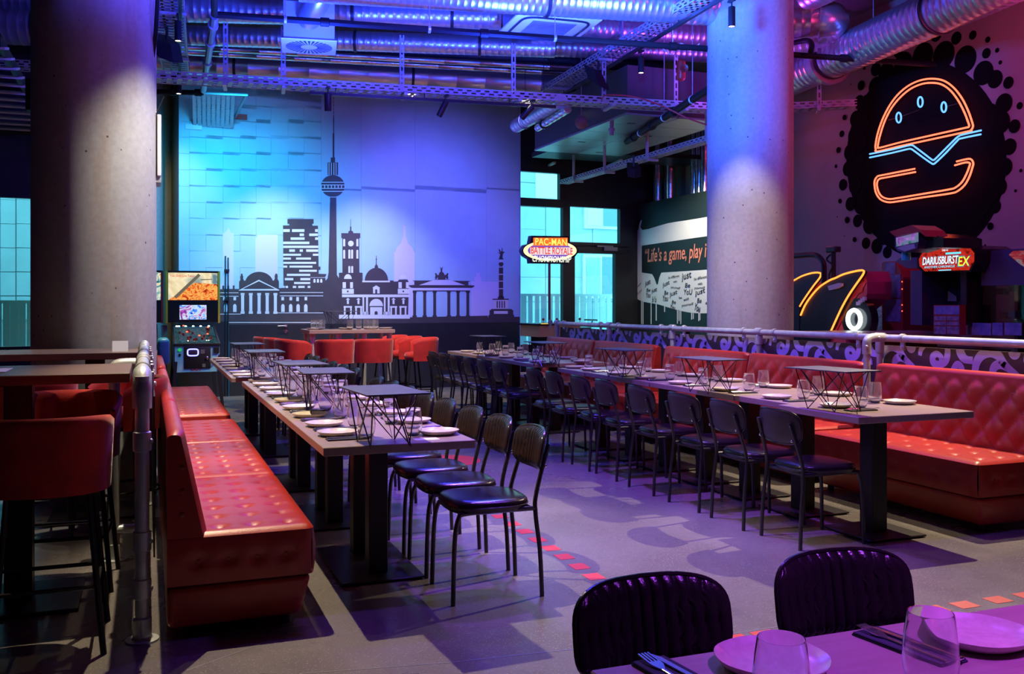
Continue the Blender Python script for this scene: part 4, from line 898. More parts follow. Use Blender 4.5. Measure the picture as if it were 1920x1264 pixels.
# ---------------------------------------------------------------- tufted benches
def tuft(u, v, w_, h_, ou=0, ov=0):
    a = pi*((u-ou)/w_+(v-ov)/h_)/1.0; b = pi*((u-ou)/w_-(v-ov)/h_)/1.0
    return (abs(sin(a/1))*abs(sin(b/1)))**.38
def banquette(x_back, x_front, y0, y1, face, label, grp, end_near=False, zs=.45, zb=.89):
    """face=+1: sitter faces +x.  x_back = outer back plane, x_front = seat front"""
    s = face; cx = (x_back+x_front)/2; L_ = y1-y0
    t = thing('bench', label, 'bench', (cx, (y0+y1)/2, 0), 0, grp)
    X = lambda d: x_back+s*d                    # d metres forward of the back plane
    D = abs(x_front-x_back); g = .004
    # plinth, tapering inwards to the floor
    a, b = sorted((X(.0), X(D-.03))); a2, b2 = sorted((X(.0), X(D-.0)))
    mb = MB(); zq = .225
    mb.hexa([Vector((X(0), y0+g+.01, .045)), Vector((X(D-.055), y0+g+.03, .045)), Vector((X(D-.055), y1-g-.03, .045)), Vector((X(0), y1-g-.01, .045))],
            [Vector((X(0), y0+g, zq)), Vector((X(D-.012), y0+g, zq)), Vector((X(D-.012), y1-g, zq)), Vector((X(0), y1-g, zq))])
    if s < 0: mb.f = [tuple(reversed(f)) for f in mb.f]
    bm = bmesh.new(); vv = [bm.verts.new(v) for v in mb.v]; [bm.faces.new([vv[i] for i in f]) for f in mb.f]; bmesh.ops.recalc_face_normals(bm, faces=bm.faces); bmesh.ops.bevel(bm, geom=bm.edges[:], offset=.028, segments=3, profile=.5, affect='EDGES'); bm.verts.index_update(); mb = MB().add([v.co.copy() for v in bm.verts], [tuple(v.index for v in f.verts) for f in bm.faces]); bm.free()
    obj('plinth', mb, 'red', t, world=True, smooth=60)
    # seat cushion with a row-tufted top
    nb, na = 8 if L_ > 1.4 else 7, 3
    def h(u, v):                                # u along depth 0..D, v along length 0..L_
        z = 0
        iv = (v/L_*nb)-.5; k = round(iv); k = min(max(k, 0), nb-1); bv = (k+.5)/nb*L_
        iu = (u/D*4.4); best = 9
        for q in (1.55, 2.6, 3.65):
            bu = q/4.4*D; d2 = (u-bu)**2+(v-bv)**2; z -= .020*math.exp(-d2/(.026**2)); z -= .006*math.exp(-((u-bu)/.05)**2)*math.exp(-((v-bv)/.012)**2)
        z -= .004*math.exp(-((v-(round(v/L_*nb))/nb*L_)/.02)**2)*0
        e = min(u, D-u, v, L_-v); z -= .022*math.exp(-e/.014)
        return z
    mb = MB(); nu, nv = 34, int(L_*52)
    mb.grid(lambda i, j: Vector((X(i*D), y0+g+j*(L_-2*g), zs+h(i*D, j*L_))), nu, nv, flip=(s < 0))
    zt = zs-.022; zm = zq+.004
    def skirt(i0):
        pass
    # sides with rounded bulge and, at the ends, sewn-in buttons
    def side(fn, n, flip, bl):
        m_ = 7
        def f(i, j):
            z = zm+(zt-zm)*j; bulge = .010*sin(pi*j)
            p, nn, uu = fn(i); c = 0
            if bl:
                for q in range(1, bl+1):
                    bu = q/(bl+1); dd = ((i-bu)*n_len)**2+(z-(zm+zt)/2)**2
                    c -= .018*math.exp(-dd/(.03**2))
            return p+ZU*z+nn*(bulge+c)
        mb.grid(f, n, m_*2, flip)
    n_len = L_; side(lambda i: (Vector((X(D), y0+g+i*(L_-2*g), 0)), Vector((s, 0, 0)), i), nv//2, s > 0, nb)
    n_len = D; side(lambda i: (Vector((X(i*D), y0+g, 0)), Vector((0, -1, 0)), i), 24, s < 0, 4)
    side(lambda i: (Vector((X(i*D), y1-g, 0)), Vector((0, 1, 0)), i), 24, s > 0, 4)
    rc = .035
    for p in mb.v:                              # rounded vertical corners at the seat front
        for yc, sy in ((y0+g, 1), (y1-g, -1)):
            a_ = (X(D)-p.x)*s; b_ = (p.y-yc)*sy
            if a_ < rc and b_ < rc:
                da, db = rc-a_, rc-b_; dd_ = sqrt(da*da+db*db)
                if dd_ > rc: p.x = X(D)-s*(rc-da*rc/dd_); p.y = yc+sy*(rc-db*rc/dd_)
    se = obj('seat_cushion', mb, 'red', t, world=True, smooth=70)
    bt = MB()
    for k in range(nb):
        for q in (1.55, 2.6, 3.65):
            bt.lathe([(.011, -.004), (.010, .001), (.005, .003), (0, .0035)], 8, (X(q/4.4*D), y0+(k+.5)/nb*L_, zs-.017))
    for q in range(1, 5): bt.lathe([(.013, -.004), (.012, .003), (0, .006)], 8, (X(q/5*D), y0+g+.008, (zm+zt)/2), (0, -1, 0))
    b_ = obj('seat_button', bt, 'redbtn', se, world=True); b_['kind'] = 'stuff'
    # backrest: leaning wedge, diamond tufted on the right-hand benches
    zb0 = zs-.02; th0, th1 = .165, .075
    dia = s < 0
    wv, hv = L_/6.5/1.0, .20
    def bf(i, j):
        v = i*L_; z = zb0+(zb-.035-zb0)*j
        th = th0+(th1-th0)*j
        q = 0
        zz = z-zb0
        if dia:
            q = .026*tuft(v, zz, .193, .24, .09, .15)-.010
            ed = min(v, L_-v); q *= min(1, ed/.10)
            if zz > .42: q *= max(0, 1-(zz-.42)/.06)
            if zz < .04: q *= zz/.04
        else:
            for k in range(6):
                for zz_ in (.13, .27): q -= .014*math.exp(-(((v-(k+.5)*L_/6)**2)+(zz-zz_)**2)/(.035**2))
        ed = min(v, L_-v); q -= .02*math.exp(-ed/.012)
        return Vector((X(th+q), y0+g+i*(L_-2*g), z))
    mb = MB(); nbv = int(L_*46) if dia else int(L_*24); nz = 26 if dia else 14
    mb.grid(bf, nbv, nz, flip=s > 0)
    # rolled top
    K = 8
    def top(i, j):
        a = pi*j; r_ = th1/2; p0 = bf(i, 1.0); e = 1-.0*i
        cxm = (p0.x+X(0))/2; hw = (p0.x-X(0))/2; ed = min(i*L_, L_-i*L_); rr = .035*(1-.6*math.exp(-ed/.02))
        return Vector((cxm+hw*cos(a), p0.y, zb-.035+rr*sin(a)))
    mb.grid(top, nbv, K, flip=s > 0)
    mb.add([Vector((X(0), y0+g, zb-.035)), Vector((X(0), y1-g, zb-.035)), Vector((X(0), y1-g, .2)), Vector((X(0), y0+g, .2))], [(0, 1, 2, 3) if s > 0 else (3, 2, 1, 0)])
    for yy, fl_ in ((y0+g, s < 0), (y1-g, s > 0)):
        i_ = 0 if yy < (y0+y1)/2 else 1
        ring = [bf(i_, j/nz) for j in range(nz+1)]+[top(i_, j/K) for j in range(1, K+1)]+[Vector((X(0), yy, zb0))]
        ring = [Vector((p.x, yy, p.z)) for p in ring]; k = len(ring)
        if fl_: ring = ring[::-1]
        mb.add(ring, [tuple(range(k))])
    bk = obj('backrest', mb, 'red', t, world=True, smooth=70)
    bt = MB()
    if dia:
        for kz in range(-1, 4):
            for kv in range(0, 30):
                for o in (0, .5):
                    v = .09+(kv+o)*.193; zz = .15+(kz+o)*.24
                    if .07 < v < L_-.07 and .05 < zz < .42: p = bf(v/L_, zz/(zb-.035-zb0)); bt.lathe([(.012, -.006), (.011, .002), (.005, .006), (0, .0065)], 8, p, (s, 0, .15))
        # buttons sit at every crossing of the creases
    else:
        for k in range(6):
            for zz in (.13, .27): p = bf((k+.5)/6, zz/(zb-.035-zb0)); bt.lathe([(.011, -.004), (.010, .003), (0, .005)], 8, p, (s, 0, .2))
    for zz in (.10, .20, .30): bt.lathe([(.012, -.002), (.011, .003), (0, .006)], 8, (X(.06), y0+g-.001, zb0+zz), (0, -1, 0))
    b_ = obj('back_button', bt, 'redbtn', bk, world=True); b_['kind'] = 'stuff'
    for fx in (.09, D-.12):
        for yy in (y0+.09, y1-.09): obj('foot', MB().lathe([(.022, 0), (.025, .046)], 10, (X(fx), yy, 0)), 'black', t, world=True)
    return t
LB = [(4.23, 5.62), (5.63, 7.02), (7.03, 8.38), (8.78, 10.30), (10.31, 11.85)]
ln = ['nearest section of the left red leather bench, beside the steel rail', 'second section of the left red bench from the near end', 'third section of the left red bench from the near end', 'fourth section of the left red bench, beyond the gap', 'farthest section of the left red bench, by the pinball machine']
for (a, b), l in zip(LB, ln): banquette(.078, .692, a, b, 1, l, 'left red benches')
RB = [(4.40, 5.98), (6.13, 7.68), (7.69, 9.26), (9.44, 11.02), (11.03, 12.6)]
rn = ['nearest section of the right tufted red bench, orange-lit seat', 'second section of the right tufted bench, just beyond the steel post', 'third section of the right tufted red bench, ends at a gap', 'fourth section of the right tufted bench, beyond the gap', 'farthest section of the right tufted bench']
for (a, b), l in zip(RB, rn): banquette(5.44, 4.75, a, b, -1, l, 'right red benches', zs=.45, zb=.955)
# ================================================================ BAR TABLES AND STOOLS
def bartable(x0, x1, y0, y1, z, px, py, label, grp='bar tables by the left column'):
    return table('bar_table', x0, x1, y0, y1, z, label, [(px, py)], grp, th=.045, mtop='tablex', plate=(.55, .55), post=.12)
bartable(-1.62, -.075, 4.75, 5.52, 1.10, -.57, 5.08, 'nearest dark wood bar table at left, its end touching the rail')
bartable(-.90, .0, 6.76, 7.44, 1.10, -.33, 7.05, 'second bar table, right part, in front of the left column')
bartable(-1.95, -.905, 6.76, 7.44, 1.10, -1.4, 7.08, 'second bar table, left part, teal-lit, left of the column')
bartable(-2.6, -1.3, 9.3, 10.0, 1.10, -1.95, 9.65, 'far bar table at the left window, below the tilted screen')
tag(obj('menu_card', MB().rbox(-.98, -.62, 5.0, 5.27, 1.10, 1.103, .001, 1), 'paper'), 'pale menu sheet lying on the nearest left bar table', 'menu')
def tent(x, y, z, label):
    mb = MB(); mb.hexa([(x-.05, y-.03, z), (x+.05, y-.03, z), (x+.05, y-.028, z), (x-.05, y-.028, z)], [(x-.05, y-.001, z+.07), (x+.05, y-.001, z+.07), (x+.05, y+.001, z+.07), (x-.05, y+.001, z+.07)])
    mb.hexa([(x-.05, y+.028, z), (x+.05, y+.028, z), (x+.05, y+.03, z), (x-.05, y+.03, z)], [(x-.05, y-.001, z+.07), (x+.05, y-.001, z+.07), (x+.05, y+.001, z+.07), (x-.05, y+.001, z+.07)])
    tag(obj('table_card', mb, 'paper', smooth=0), label, 'card')
tent(-.17, 6.95, 1.10, 'white folded card on the bar table before the left column'); tent(-1.55, 7.05, 1.10, 'white folded card on the left part of the second bar table')
t = thing('tablet_till', 'tilted tablet screen on a stand on the far left bar table', 'tablet', (-1.93, 9.55, 1.10), .5)
obj('tablet_screen', MB().rbox(-.17, .17, -.012, .012, .08, .30, .008, 1, Matrix.Rotation(-.4, 4, 'X')), 'blackgl', t)
obj('tablet_display', MB().rbox(-.14, .14, -.015, -.011, .11, .27, .001, 1, Matrix.Rotation(-.4, 4, 'X')), emi('tablet_glow', (.5, .12, .05), .5), t)
obj('tablet_stand', MB().rbox(-.06, .06, -.07, .07, 0, .012, .003, 1).tube([(0, 0, .01), (0, .05, .12)], .012, 8), 'black', t)

def make_stool(curved=1.0):
    """red velvet bar stool, faces +y; shell wraps the back and sides"""
    t = thing('bar_stool', 'stool', 'stool'); zs = .76
    mb = MB(); n = 36
    def oc(a, f=1): return (math.copysign(abs(cos(a))**.8, cos(a))*.225*f, math.copysign(abs(sin(a))**.8, sin(a))*.215*f)
    rings = [(0, zs-.09), (.93, zs-.09), (1, zs-.07), (1.01, zs-.04), (.98, zs-.012), (.90, zs), (.5, zs+.008), (0, zs+.01)]
    vs = [(*oc(2*pi*k/n, f), z) for f, z in rings for k in range(n)]; fs = [(i*n+k, i*n+(k+1) % n, (i+1)*n+(k+1) % n, (i+1)*n+k) for i in range(len(rings)-1) for k in range(n)]
    obj('seat', mb.add(vs, fs), 'velvet', t, smooth=60)
    # shell: from the right front round the back to the left front
    mb = MB(); nu, nv = 44, 10; th = .045
    def sh(i, j, off):
        a = R(-205)+R(230)*i                      # wraps behind (-y side)
        k = abs(2*i-1); rim = .30-.05*k**4-.06*max(0, k-.8)*5*.35
        z = zs-.11+(rim+.0)*j
        r_ = 1+.16*j**.8+off; x, y = oc(a, 1.02)
        d = Vector((x, y, 0)).normalized(); p = Vector((x, y, 0))*(1+.06*j)+d*off
        return Vector((p.x, p.y, z))
    P = []
    for j in range(nv+1):
        for i in range(nu+1): P.append(sh(i/nu, j/nv, .016))
    Q = []
    for j in range(nv+1):
        for i in range(nu+1): Q.append(sh(i/nu, j/nv, .016-th*(1-.35*(j/nv))))
    w_ = nu+1; k0 = len(P); vs = P+Q; fs = []
    for j in range(nv):
        for i in range(nu):
            q = (j*w_+i, j*w_+i+1, (j+1)*w_+i+1, (j+1)*w_+i); fs.append(q); fs.append(tuple(k0+x for x in reversed(q)))
    top = []
    for i in range(nu+1):                         # rounded rim
        a, b = P[nv*w_+i], Q[nv*w_+i]; top.append((a+b)/2+ZU*.016)
    k1 = len(vs); vs = vs+top
    for i in range(nu):
        fs.append((nv*w_+i, nv*w_+i+1, k1+i+1, k1+i)); fs.append((k1+i, k1+i+1, k0+nv*w_+i+1, k0+nv*w_+i))
    for i in (0, nu):
        for j in range(nv): fs.append((j*w_+i, (j+1)*w_+i, k0+(j+1)*w_+i, k0+j*w_+i))
    for i in range(nu): fs.append((i, i+1, k0+i+1, k0+i))
    obj('shell', mb.add(vs, fs), 'velvet', t, smooth=75)
    mb = MB(); mb.tube([(*oc(2*pi*k/24, .94), zs-.10) for k in range(24)], .012, 6, closed=True); obj('seat_ring', mb, 'black', t)
    L = {}
    for sx in (-1, 1):
        for sy in (-1, 1):
            a = Vector((sx*.165, sy*.155, zs-.10)); b = Vector((sx*.225, sy*.215, 0)); L[(sx, sy)] = (a, b)
            obj('leg', MB().tube([a, b], .0125, 8), 'black', t)
    f = lambda k, z: L[k][0].lerp(L[k][1], 1-z/(zs-.10))
    mb = MB(); q = [f(k, .27) for k in ((-1, -1), (1, -1), (1, 1), (-1, 1))]; mb.tube(q+[q[0]], .009, 6); obj('footrest', mb, 'black', t)
    return t
stool = Proto(make_stool()); GS = 'red velvet stools at the left bar tables'
for (x, y, rz, l) in ((-.39, 4.40, 0, 'nearest red velvet bar stool at left, back to the viewer, in shadow'),
                     (-1.08, 4.45, .1, 'red stool cut by the left edge, beside the nearest stool'),
                     (-.38, 5.30, pi-.05, 'red velvet stool facing the viewer behind the nearest bar table'),
                     (-1.08, 5.35, pi, 'red stool behind the nearest bar table, at the left edge'),
                     (-.66, 6.5, .05, 'red stool with its back seen under the second bar table'),
                     (-.14, 6.42, pi/2+.5, 'red velvet stool turned sideways beside the steel rail post'),
                     (-1.6, 7.75, pi, 'far red stool left of the column')):
    stool.put((x, y, 0), rz, l, GS)
# ---- bar table in front of the mural, on pipe legs
bz = 1.07; A = PY(580, 618, 12.75); B = PY(741, 614, 12.75)
t = thing('bar_table', 'high wooden table on galvanised pipe legs before the mural', 'table', ((A.x+B.x)/2, 13.1, 0))
obj('tabletop', MB().rbox(A.x, B.x, 12.75, 13.5, bz-.05, bz, .004, 1), 'table', t, world=True)
ks = [.06, .3, .55, .8, 1.05, .94]
for fx in (.05, .35, .65, .95):
    for yy in (12.85, 13.38):
        x = A.x+(B.x-A.x)*fx; mb = MB().tube([(x, yy, 0), (x, yy, bz-.05)], .03, 12); mb.lathe([(.05, 0), (.05, .012), (.036, .014), (.036, .05)], 12, (x, yy, 0)); mb.lathe([(.036, bz-.13), (.036, bz-.062), (.05, bz-.06), (.05, bz-.05)], 12, (x, yy, 0))
        obj('pipe_leg', mb, 'steel', t, world=True)
GM = 'red stools around the mural table'
for (x, y, rz, l) in ((PY(627, 600, 12.4).x, 12.4, 0, 'red stool with its back to the viewer, left of two before the mural table'), (PY(700, 600, 12.42).x, 12.42, 0, 'red stool with its back to the viewer, right of two before the mural table'),
                     (A.x-.22, 12.55, -pi/2+.35, 'nearest red stool at the left end of the mural table'), (A.x-.30, 13.06, -pi/2+.3, 'middle red stool at the left end of the mural table'), (A.x-.38, 13.58, -pi/2+.3, 'farthest red stool at the left end of the mural table'),
                     (B.x+.30, 12.55, pi/2-.15, 'nearest red stool at the right end of the mural table'), (B.x+.22, 13.07, pi/2-.1, 'middle red stool at the right end of the mural table'), (B.x+.14, 13.6, pi/2, 'farthest red stool at the right end of the mural table')):
    stool.put((x, y, 0), rz, l, GM)
def tx(px, py, z=bz): return PY(px, py, 13.0).x
for i, px in enumerate((588, 648, 694, 722)): PR['plate'].put((tx(px, 612), 12.98, bz), 0, ['leftmost', 'second from left', 'third from left', 'rightmost'][i]+' plate on the mural table', 'plates on the mural table')
for i, (px, dy) in enumerate(((588, 0), (597, -.05), (604, .02), (653, -.1), (673, .03), (686, 0), (697, -.03), (705, .05))): PR['tumbler'].put((tx(px, 612), 12.98+dy, bz), 0, ORD[i]+' tumbler from the left on the mural table', 'tumblers on the mural table')
stand.put((tx(640, 612), 13.15, bz), .1, 'slate slab on a crossed wire stand, on the high table before the mural', 'slate serving stands')

# ================================================================ STEEL RAILS
def fitting(mb, c, ax, r=.038, L=.07):
    c = Vector(c); ax = Vector(ax).normalized(); mb.lathe([(r*.86, -L/2), (r, -L/2+.004), (r, L/2-.004), (r*.86, L/2)], 16, c, ax)
def knob(mb, c, d): mb.lathe([(.013, 0), (.013, .006), (.009, .010), (0, .011)], 8, c, d)
lz = 1.115
t = thing('pipe_rail', 'galvanised pipe rail behind the left red bench', 'rail', (-.02, 4.3, 0))
obj('top_pipe', MB().tube([(-.02, 4.36, lz), (-.02, 10.2, lz)], .030, 16), 'steel', t, world=True)
mb = MB().tube(smoothpath([(-.02, 4.30, .98), (-.02, 4.30, 1.055), (-.02, 4.318, 1.09), (-.02, 4.36, lz+.002), (-.02, 4.44, lz+.002)], 5), .039, 16); obj('elbow', mb, 'steel', t, world=True, label='rounded galvanised elbow at the near end')
for n_, yy in enumerate((4.30, 7.2, 10.1)):
    mb = MB().tube([(-.02, yy, .01), (-.02, yy, lz)], .029, 16); obj('post', mb, 'steel', t, world=True)
    mb = MB().lathe([(.068, 0), (.068, .008), (.045, .012), (.038, .02), (.038, .095), (.034, .10)], 20, (-.02, yy, 0))
    if n_ == 0:
        for z in (.22, .42, .84):
            m2 = MB(); fitting(m2, (-.02, yy, z), (0, 0, 1), .037, .085); knob(m2, (.012, yy-.01, z), (1, -.3, 0)); obj('collar', m2, 'steel', t, world=True)
    obj('flange', mb, 'steel', t, world=True)
for k, yy in enumerate((4.75, 5.35, 5.62, 6.2, 6.9, 7.2, 7.5, 8.3, 9.1, 9.4, 10.0)):
    mb = MB(); fitting(mb, (-.02, yy, lz), (0, 1, 0), .037, .05); mb.rbox(.012, .03, yy-.02, yy+.02, lz-.10, lz-.01, .003, 1)
    knob(mb, (.03, yy, lz-.07), (1, 0, 0)); obj('pipe_clamp', mb, 'steel', t, world=True)
mb = MB().rbox(.025, .032, 4.40, 10.0, .32, 1.02, .002, 1); obj('back_board', mb, 'black', t, world=True)
# branch rail towards the column
t = thing('pipe_rail', 'short galvanised branch rail and post left of the long rail', 'rail', (-.17, 5.7, 0))
bxp = -.17
obj('post', MB().tube([(bxp, 5.7, 0), (bxp, 5.7, 1.03)], .029, 14), 'steel', t, world=True)
obj('elbow', MB().tube(smoothpath([(bxp, 5.7, 1.0), (bxp, 5.7, 1.05), (bxp+.015, 5.7, 1.078), (bxp+.06, 5.7, 1.085), (-.06, 5.7, 1.085)], 5), .034, 14), 'steel', t, world=True)
mb = MB().lathe([(.068, 0), (.068, .008), (.04, .012), (.038, .09)], 18, (bxp, 5.7, 0)); obj('flange', mb, 'steel', t, world=True)
obj('low_pipe', MB().tube([(bxp, 5.7, .17), (-.05, 5.7, .17)], .026, 12), 'steel', t, world=True)
# thin post near the left edge of the view (beside the column)
c = PD(66, 570, 7.6)
tag(obj('service_pipe', MB().tube([(c.x, c.y, 0), (c.x, c.y, CZ)], .021, 10), 'grey'), 'slim vertical pipe left of the left column', 'pipe')
c = PD(62, 180, 7.5)
tag(obj('junction_box', MB().rbox(c.x-.05, c.x+.05, c.y-.05, c.y+.05, c.z-.12, c.z+.13, .006, 1), 'black'), 'black box fixed on the slim pipe at left', 'box')
# right rail
XR = 5.55; rz_ = 1.15
t = thing('pipe_rail', 'long galvanised pipe rail behind the right red benches', 'rail', (XR, 8, 0))
obj('top_pipe', MB().tube([(XR, 3.4, rz_), (XR, 12.65, rz_-.012)], .029, 16), 'steel', t, world=True)
for yy in (6.12, 7.75, 9.38, 10.95, 12.62):
    obj('post', MB().tube([(XR, yy, 0), (XR, yy, rz_)], .027, 14), 'steel', t, world=True)
    mb = MB(); fitting(mb, (XR, yy, rz_), (0, 1, 0), .037, .10); fitting(mb, (XR, yy, rz_-.08), (0, 0, 1), .036, .09); obj('tee_fitting', mb, 'steel', t, world=True); obj('flange', MB().lathe([(.065, 0), (.065, .008), (.038, .012), (.036, .08)], 16, (XR, yy, 0)), 'steel', t, world=True)
    for dy in (-.25, .25):
        mb = MB(); fitting(mb, (XR, yy+dy, rz_), (0, 1, 0), .036, .035); mb.rbox(XR-.01, XR+.01, yy+dy-.02, yy+dy+.02, rz_-.095, rz_-.02, .003, 1); knob(mb, (XR-.01, yy+dy, rz_-.07), (-1, 0, 0)); obj('pipe_clamp', mb, 'steel', t, world=True)
t = thing('rail_post', 'galvanised post with elbow standing in the gap between right benches', 'post', (5.36, 6.055, 0))
obj('post', MB().tube([(5.36, 6.055, 0), (5.36, 6.055, 1.08)], .028, 14), 'steel', t, world=True)
obj('elbow', MB().tube(smoothpath([(5.36, 6.055, 1.02), (5.36, 6.055, 1.10), (5.375, 6.055, 1.135), (5.42, 6.055, rz_), (5.52, 6.055, rz_)], 5), .036, 14), 'steel', t, world=True)
for c, d in (((5.335, 6.03, 1.08), (-1, -.7, 0)), ((5.45, 6.02, rz_), (0, -1, 0))):
    mb = MB(); knob(mb, c, d); obj('set_screw', mb, 'steel', t, world=True)
obj('flange', MB().lathe([(.06, 0), (.06, .008), (.036, .012), (.034, .07)], 14, (5.36, 6.055, 0)), 'steel', t, world=True)
# panel with brush strokes
XP = 5.60
pn = tag(obj('divider_panel', MB().box(XP, XP+.02, 3.4, 12.62, .12, 1.085), 'panel', smooth=0), 'dark brown divider panel with lavender brush strokes under the right rail', 'panel')
mb = MB()
zs_ = lambda x, y: (1560+x/5.267, 600+y/5.267)
def stroke(pts, w_, dy, taper=True):
    P = smoothpath([PX(*zs_(*p), XP-.002) for p in pts], 7); n = len(P); vs = []
    for i, p in enumerate(P):
        d = (P[min(i+1, n-1)]-P[max(i-1, 0)]).normalized(); nn = Vector((0, -d.z, d.y)); f = i/(n-1)
        k = w_/5.267*3.55e-3*1.4*(.78+.28*sin(pi*min(1, f*1.25)))/2
        for sg in (-1, 1):
            v = p+nn*k*sg+Vector((0, dy, 0)); v.z = min(v.z, 1.083); vs.append(v)
    mb.add(vs, [(2*i, 2*i+1, 2*i+3, 2*i+2) for i in range(n-1)])
for k in range(-2, 9):
    dy = k*.95
    if k > 7: continue
    stroke([(1410, 540), (1425, 430), (1475, 350), (1560, 318), (1640, 350), (1690, 420), (1745, 480), (1830, 560)], 74, dy)
    stroke([(1575, 560), (1600, 470), (1660, 440), (1740, 480), (1800, 560)], 66, dy)
    stroke([(1772, 262), (1776, 320), (1800, 350), (1830, 335), (1838, 262)], 62, dy)
    stroke([(1120, 238), (1142, 300), (1125, 400), (1060, 442), (1005, 425), (995, 365), (1035, 335), (1075, 365), (1080, 400)], 62, dy)
    stroke([(868, 352), (880, 290), (925, 240), (960, 225)], 46, dy)
    stroke([(1255, 255), (1268, 320), (1312, 385), (1390, 400)], 74, dy)
    stroke([(1190, 500), (1235, 440), (1280, 470), (1290, 520)], 55, dy)
obj('brush_stroke_print', mb, 'lav', pn, world=True, smooth=0, label='lavender curling brush strokes')
# ================================================================ OVERHEAD SERVICES
def strut(mb, p, q, w_=.045, up=(0, 1, 0), pitch=.10):
    """slotted channel: two side strips and webs"""
    p = Vector(p); q = Vector(q); d = q-p; L_ = d.length; d.normalize(); up = Vector(up); x = (up-d*up.dot(d)).normalized()
    nrm = d.cross(x)
    for s in (-1, 1): mb.bar(p+x*s*w_*.36, q+x*s*w_*.36, w_*.28, .004, up=tuple(nrm))
    n = int(L_/pitch)
    for i in range(n+1):
        c = p+d*(i*pitch); mb.bar(c, c+d*pitch*.35, w_*.5, .004, up=tuple(nrm))
    for s in (-1, 1): mb.bar(p+x*s*w_*.5+nrm*.012, q+x*s*w_*.5+nrm*.012, .004, .024, up=tuple(nrm))
def tray(p, q, w_, hs=.06, pitch=.10, side=None, slots=True):
    """perforated cable tray: side walls with two rows of slots, slotted bottom"""
    p = Vector(p); q = Vector(q); d = q-p; L_ = d.length; d.normalize(); x = Vector((d.y, -d.x, 0)).normalized()
    b = MB(); n = int(L_/pitch)
    for i in range(n):
        a = p+d*(i*pitch); sk = d*pitch*.35
        b.bar(a-x*w_*.46, a+x*w_*.46+sk, pitch*.45, .003)
    for f in ((-.46, -.15, .15, .46) if w_ < .5 else [-.46+.115*k for k in range(9)]): b.bar(p+x*w_*f, q+x*w_*f, .03 if w_ < .5 else .045, .003)
    s_ = MB()
    for sg in (-1, 1):
        o = x*sg*w_*.5
        for z in (0, hs*.5, hs): s_.bar(p+o+ZU*z, q+o+ZU*z, .003, hs*.2)
        for i in range(n+1):
            for r_ in (0, 1):
                a = p+o+d*((i+.5*r_)*pitch)+ZU*hs*(.25+.5*r_)
                if (a-p).dot(d) < L_-.04: s_.bar(a, a+d*pitch*.45, .003, hs*.5)
    return b, s_
def put_tray(label, p, q, w_, hangers=(), hs=.07, pitch=.11, grp=None, ht=.9, side=1):
    t = thing('cable_tray', label, 'cable tray', tuple((Vector(p)+Vector(q))/2), 0, grp); b, s_ = tray(p, q, w_, hs, pitch)
    o = obj('tray_bottom', b, 'tray', t, world=True, smooth=0); o['kind'] = 'stuff'
    o = obj('tray_side', s_, 'tray', t, world=True, smooth=0); o['kind'] = 'stuff'
    p = Vector(p); q = Vector(q); d = (q-p).normalized(); x = Vector((d.y, -d.x, 0))
    for h in hangers:
        c = p+d*h; mb = MB(); e = c+x*side*(w_/2+.02); strut(mb, e-ZU*.02, Vector((e.x, e.y, min(CZ, e.z+ht))), .05, up=tuple(d)); mb.bar(c-x*w_*.55-ZU*.03, c+x*w_*.55-ZU*.03, .04, .03)
        obj('hanger', mb, 'tray', t, world=True, smooth=0)
    return t
def duct(label, p, q, r, pitch=.09, rib=.003, m='duct', bands=(), grp=None, seg=32, endrim=False, nm='ventilation_duct', cat='duct'):
    p = Vector(p); q = Vector(q); L_ = (q-p).length; ax = (q-p).normalized(); prof = [(0, 0), (r, 0)]; z = pitch*.5
    while z < L_-.02:
        prof += [(r, z-.012), (r+rib, z-.004), (r+rib, z+.004), (r, z+.012)]; z += pitch
    prof += [(r, L_), (0, L_)]
    t = thing(nm, label, cat, tuple((p+q)/2), 0, grp)
    obj('duct_pipe', MB().lathe(prof, seg, p, ax), m, t, world=True, smooth=40)
    for b in bands:
        c = p+ax*b; mb = MB().lathe([(r+.004, -.02), (r+.016, -.016), (r+.016, .016), (r+.004, .02)], seg, c, ax)
        mb.tube([c+ZU*r, Vector((c.x, c.y, CZ))], .004, 6); obj('duct_hanger', mb, 'black', t, world=True)
    if endrim:
        mb = MB()
        for c in (q,): mb.lathe([(r-.01, -.015), (r+.022, -.012), (r+.022, .004), (r-.02, .004)], seg, c, ax)
        obj('end_collar', mb, 'duct', t, world=True)
    return t
Z = lambda x, y, z: G(x, y, z)
# tray along the mural, and its lower track with spots
ta, tb = G(255, 148, 3.93), G(1340, 209, 3.93)
put_tray('perforated cable tray running right across in front of the mural', ta, tb, .30, [.95, 1.6, 3.0, 4.4, 5.6, 6.6], grp=None, ht=.75, side=-1)
ta2, tb2 = G(1010, 186, 4.57), G(1352, -14, 4.57)
put_tray('diagonal cable tray above the open floor, right of the air unit', ta2, tb2, .28, [.9, 2.6, 4.4], ht=.7, side=-1)
ta3, tb3 = G(330, 140, 4.57), G(305, -60, 4.57)
put_tray('cable tray running towards the mural beside the left column', ta3, tb3, .34, [1.0, 3.0], ht=.6, side=1)
a, b = PW(418, 244, .0), PW(418, 165, .9)
put_tray('wide sloping cable tray dropping to the mural wall at left', PW(400, 238, .05), Vector((PW(400, 238, .05).x-.05, PW(400, 238, .05).y-.9, 4.45)), .58, [], hs=.06, pitch=.05)
put_tray('pale cable tray at the upper left, behind the slim pipe', G(-60, 122, 4.4), G(66, 130, 4.4), .3, [], hs=.07)
put_tray('thin cable tray leading to the windows above the quote wall', G(1058, 345, 3.55), G(1340, 262, 3.55), .16, [.6, 1.8, 3.2, 4.8], ht=.42, hs=.06)
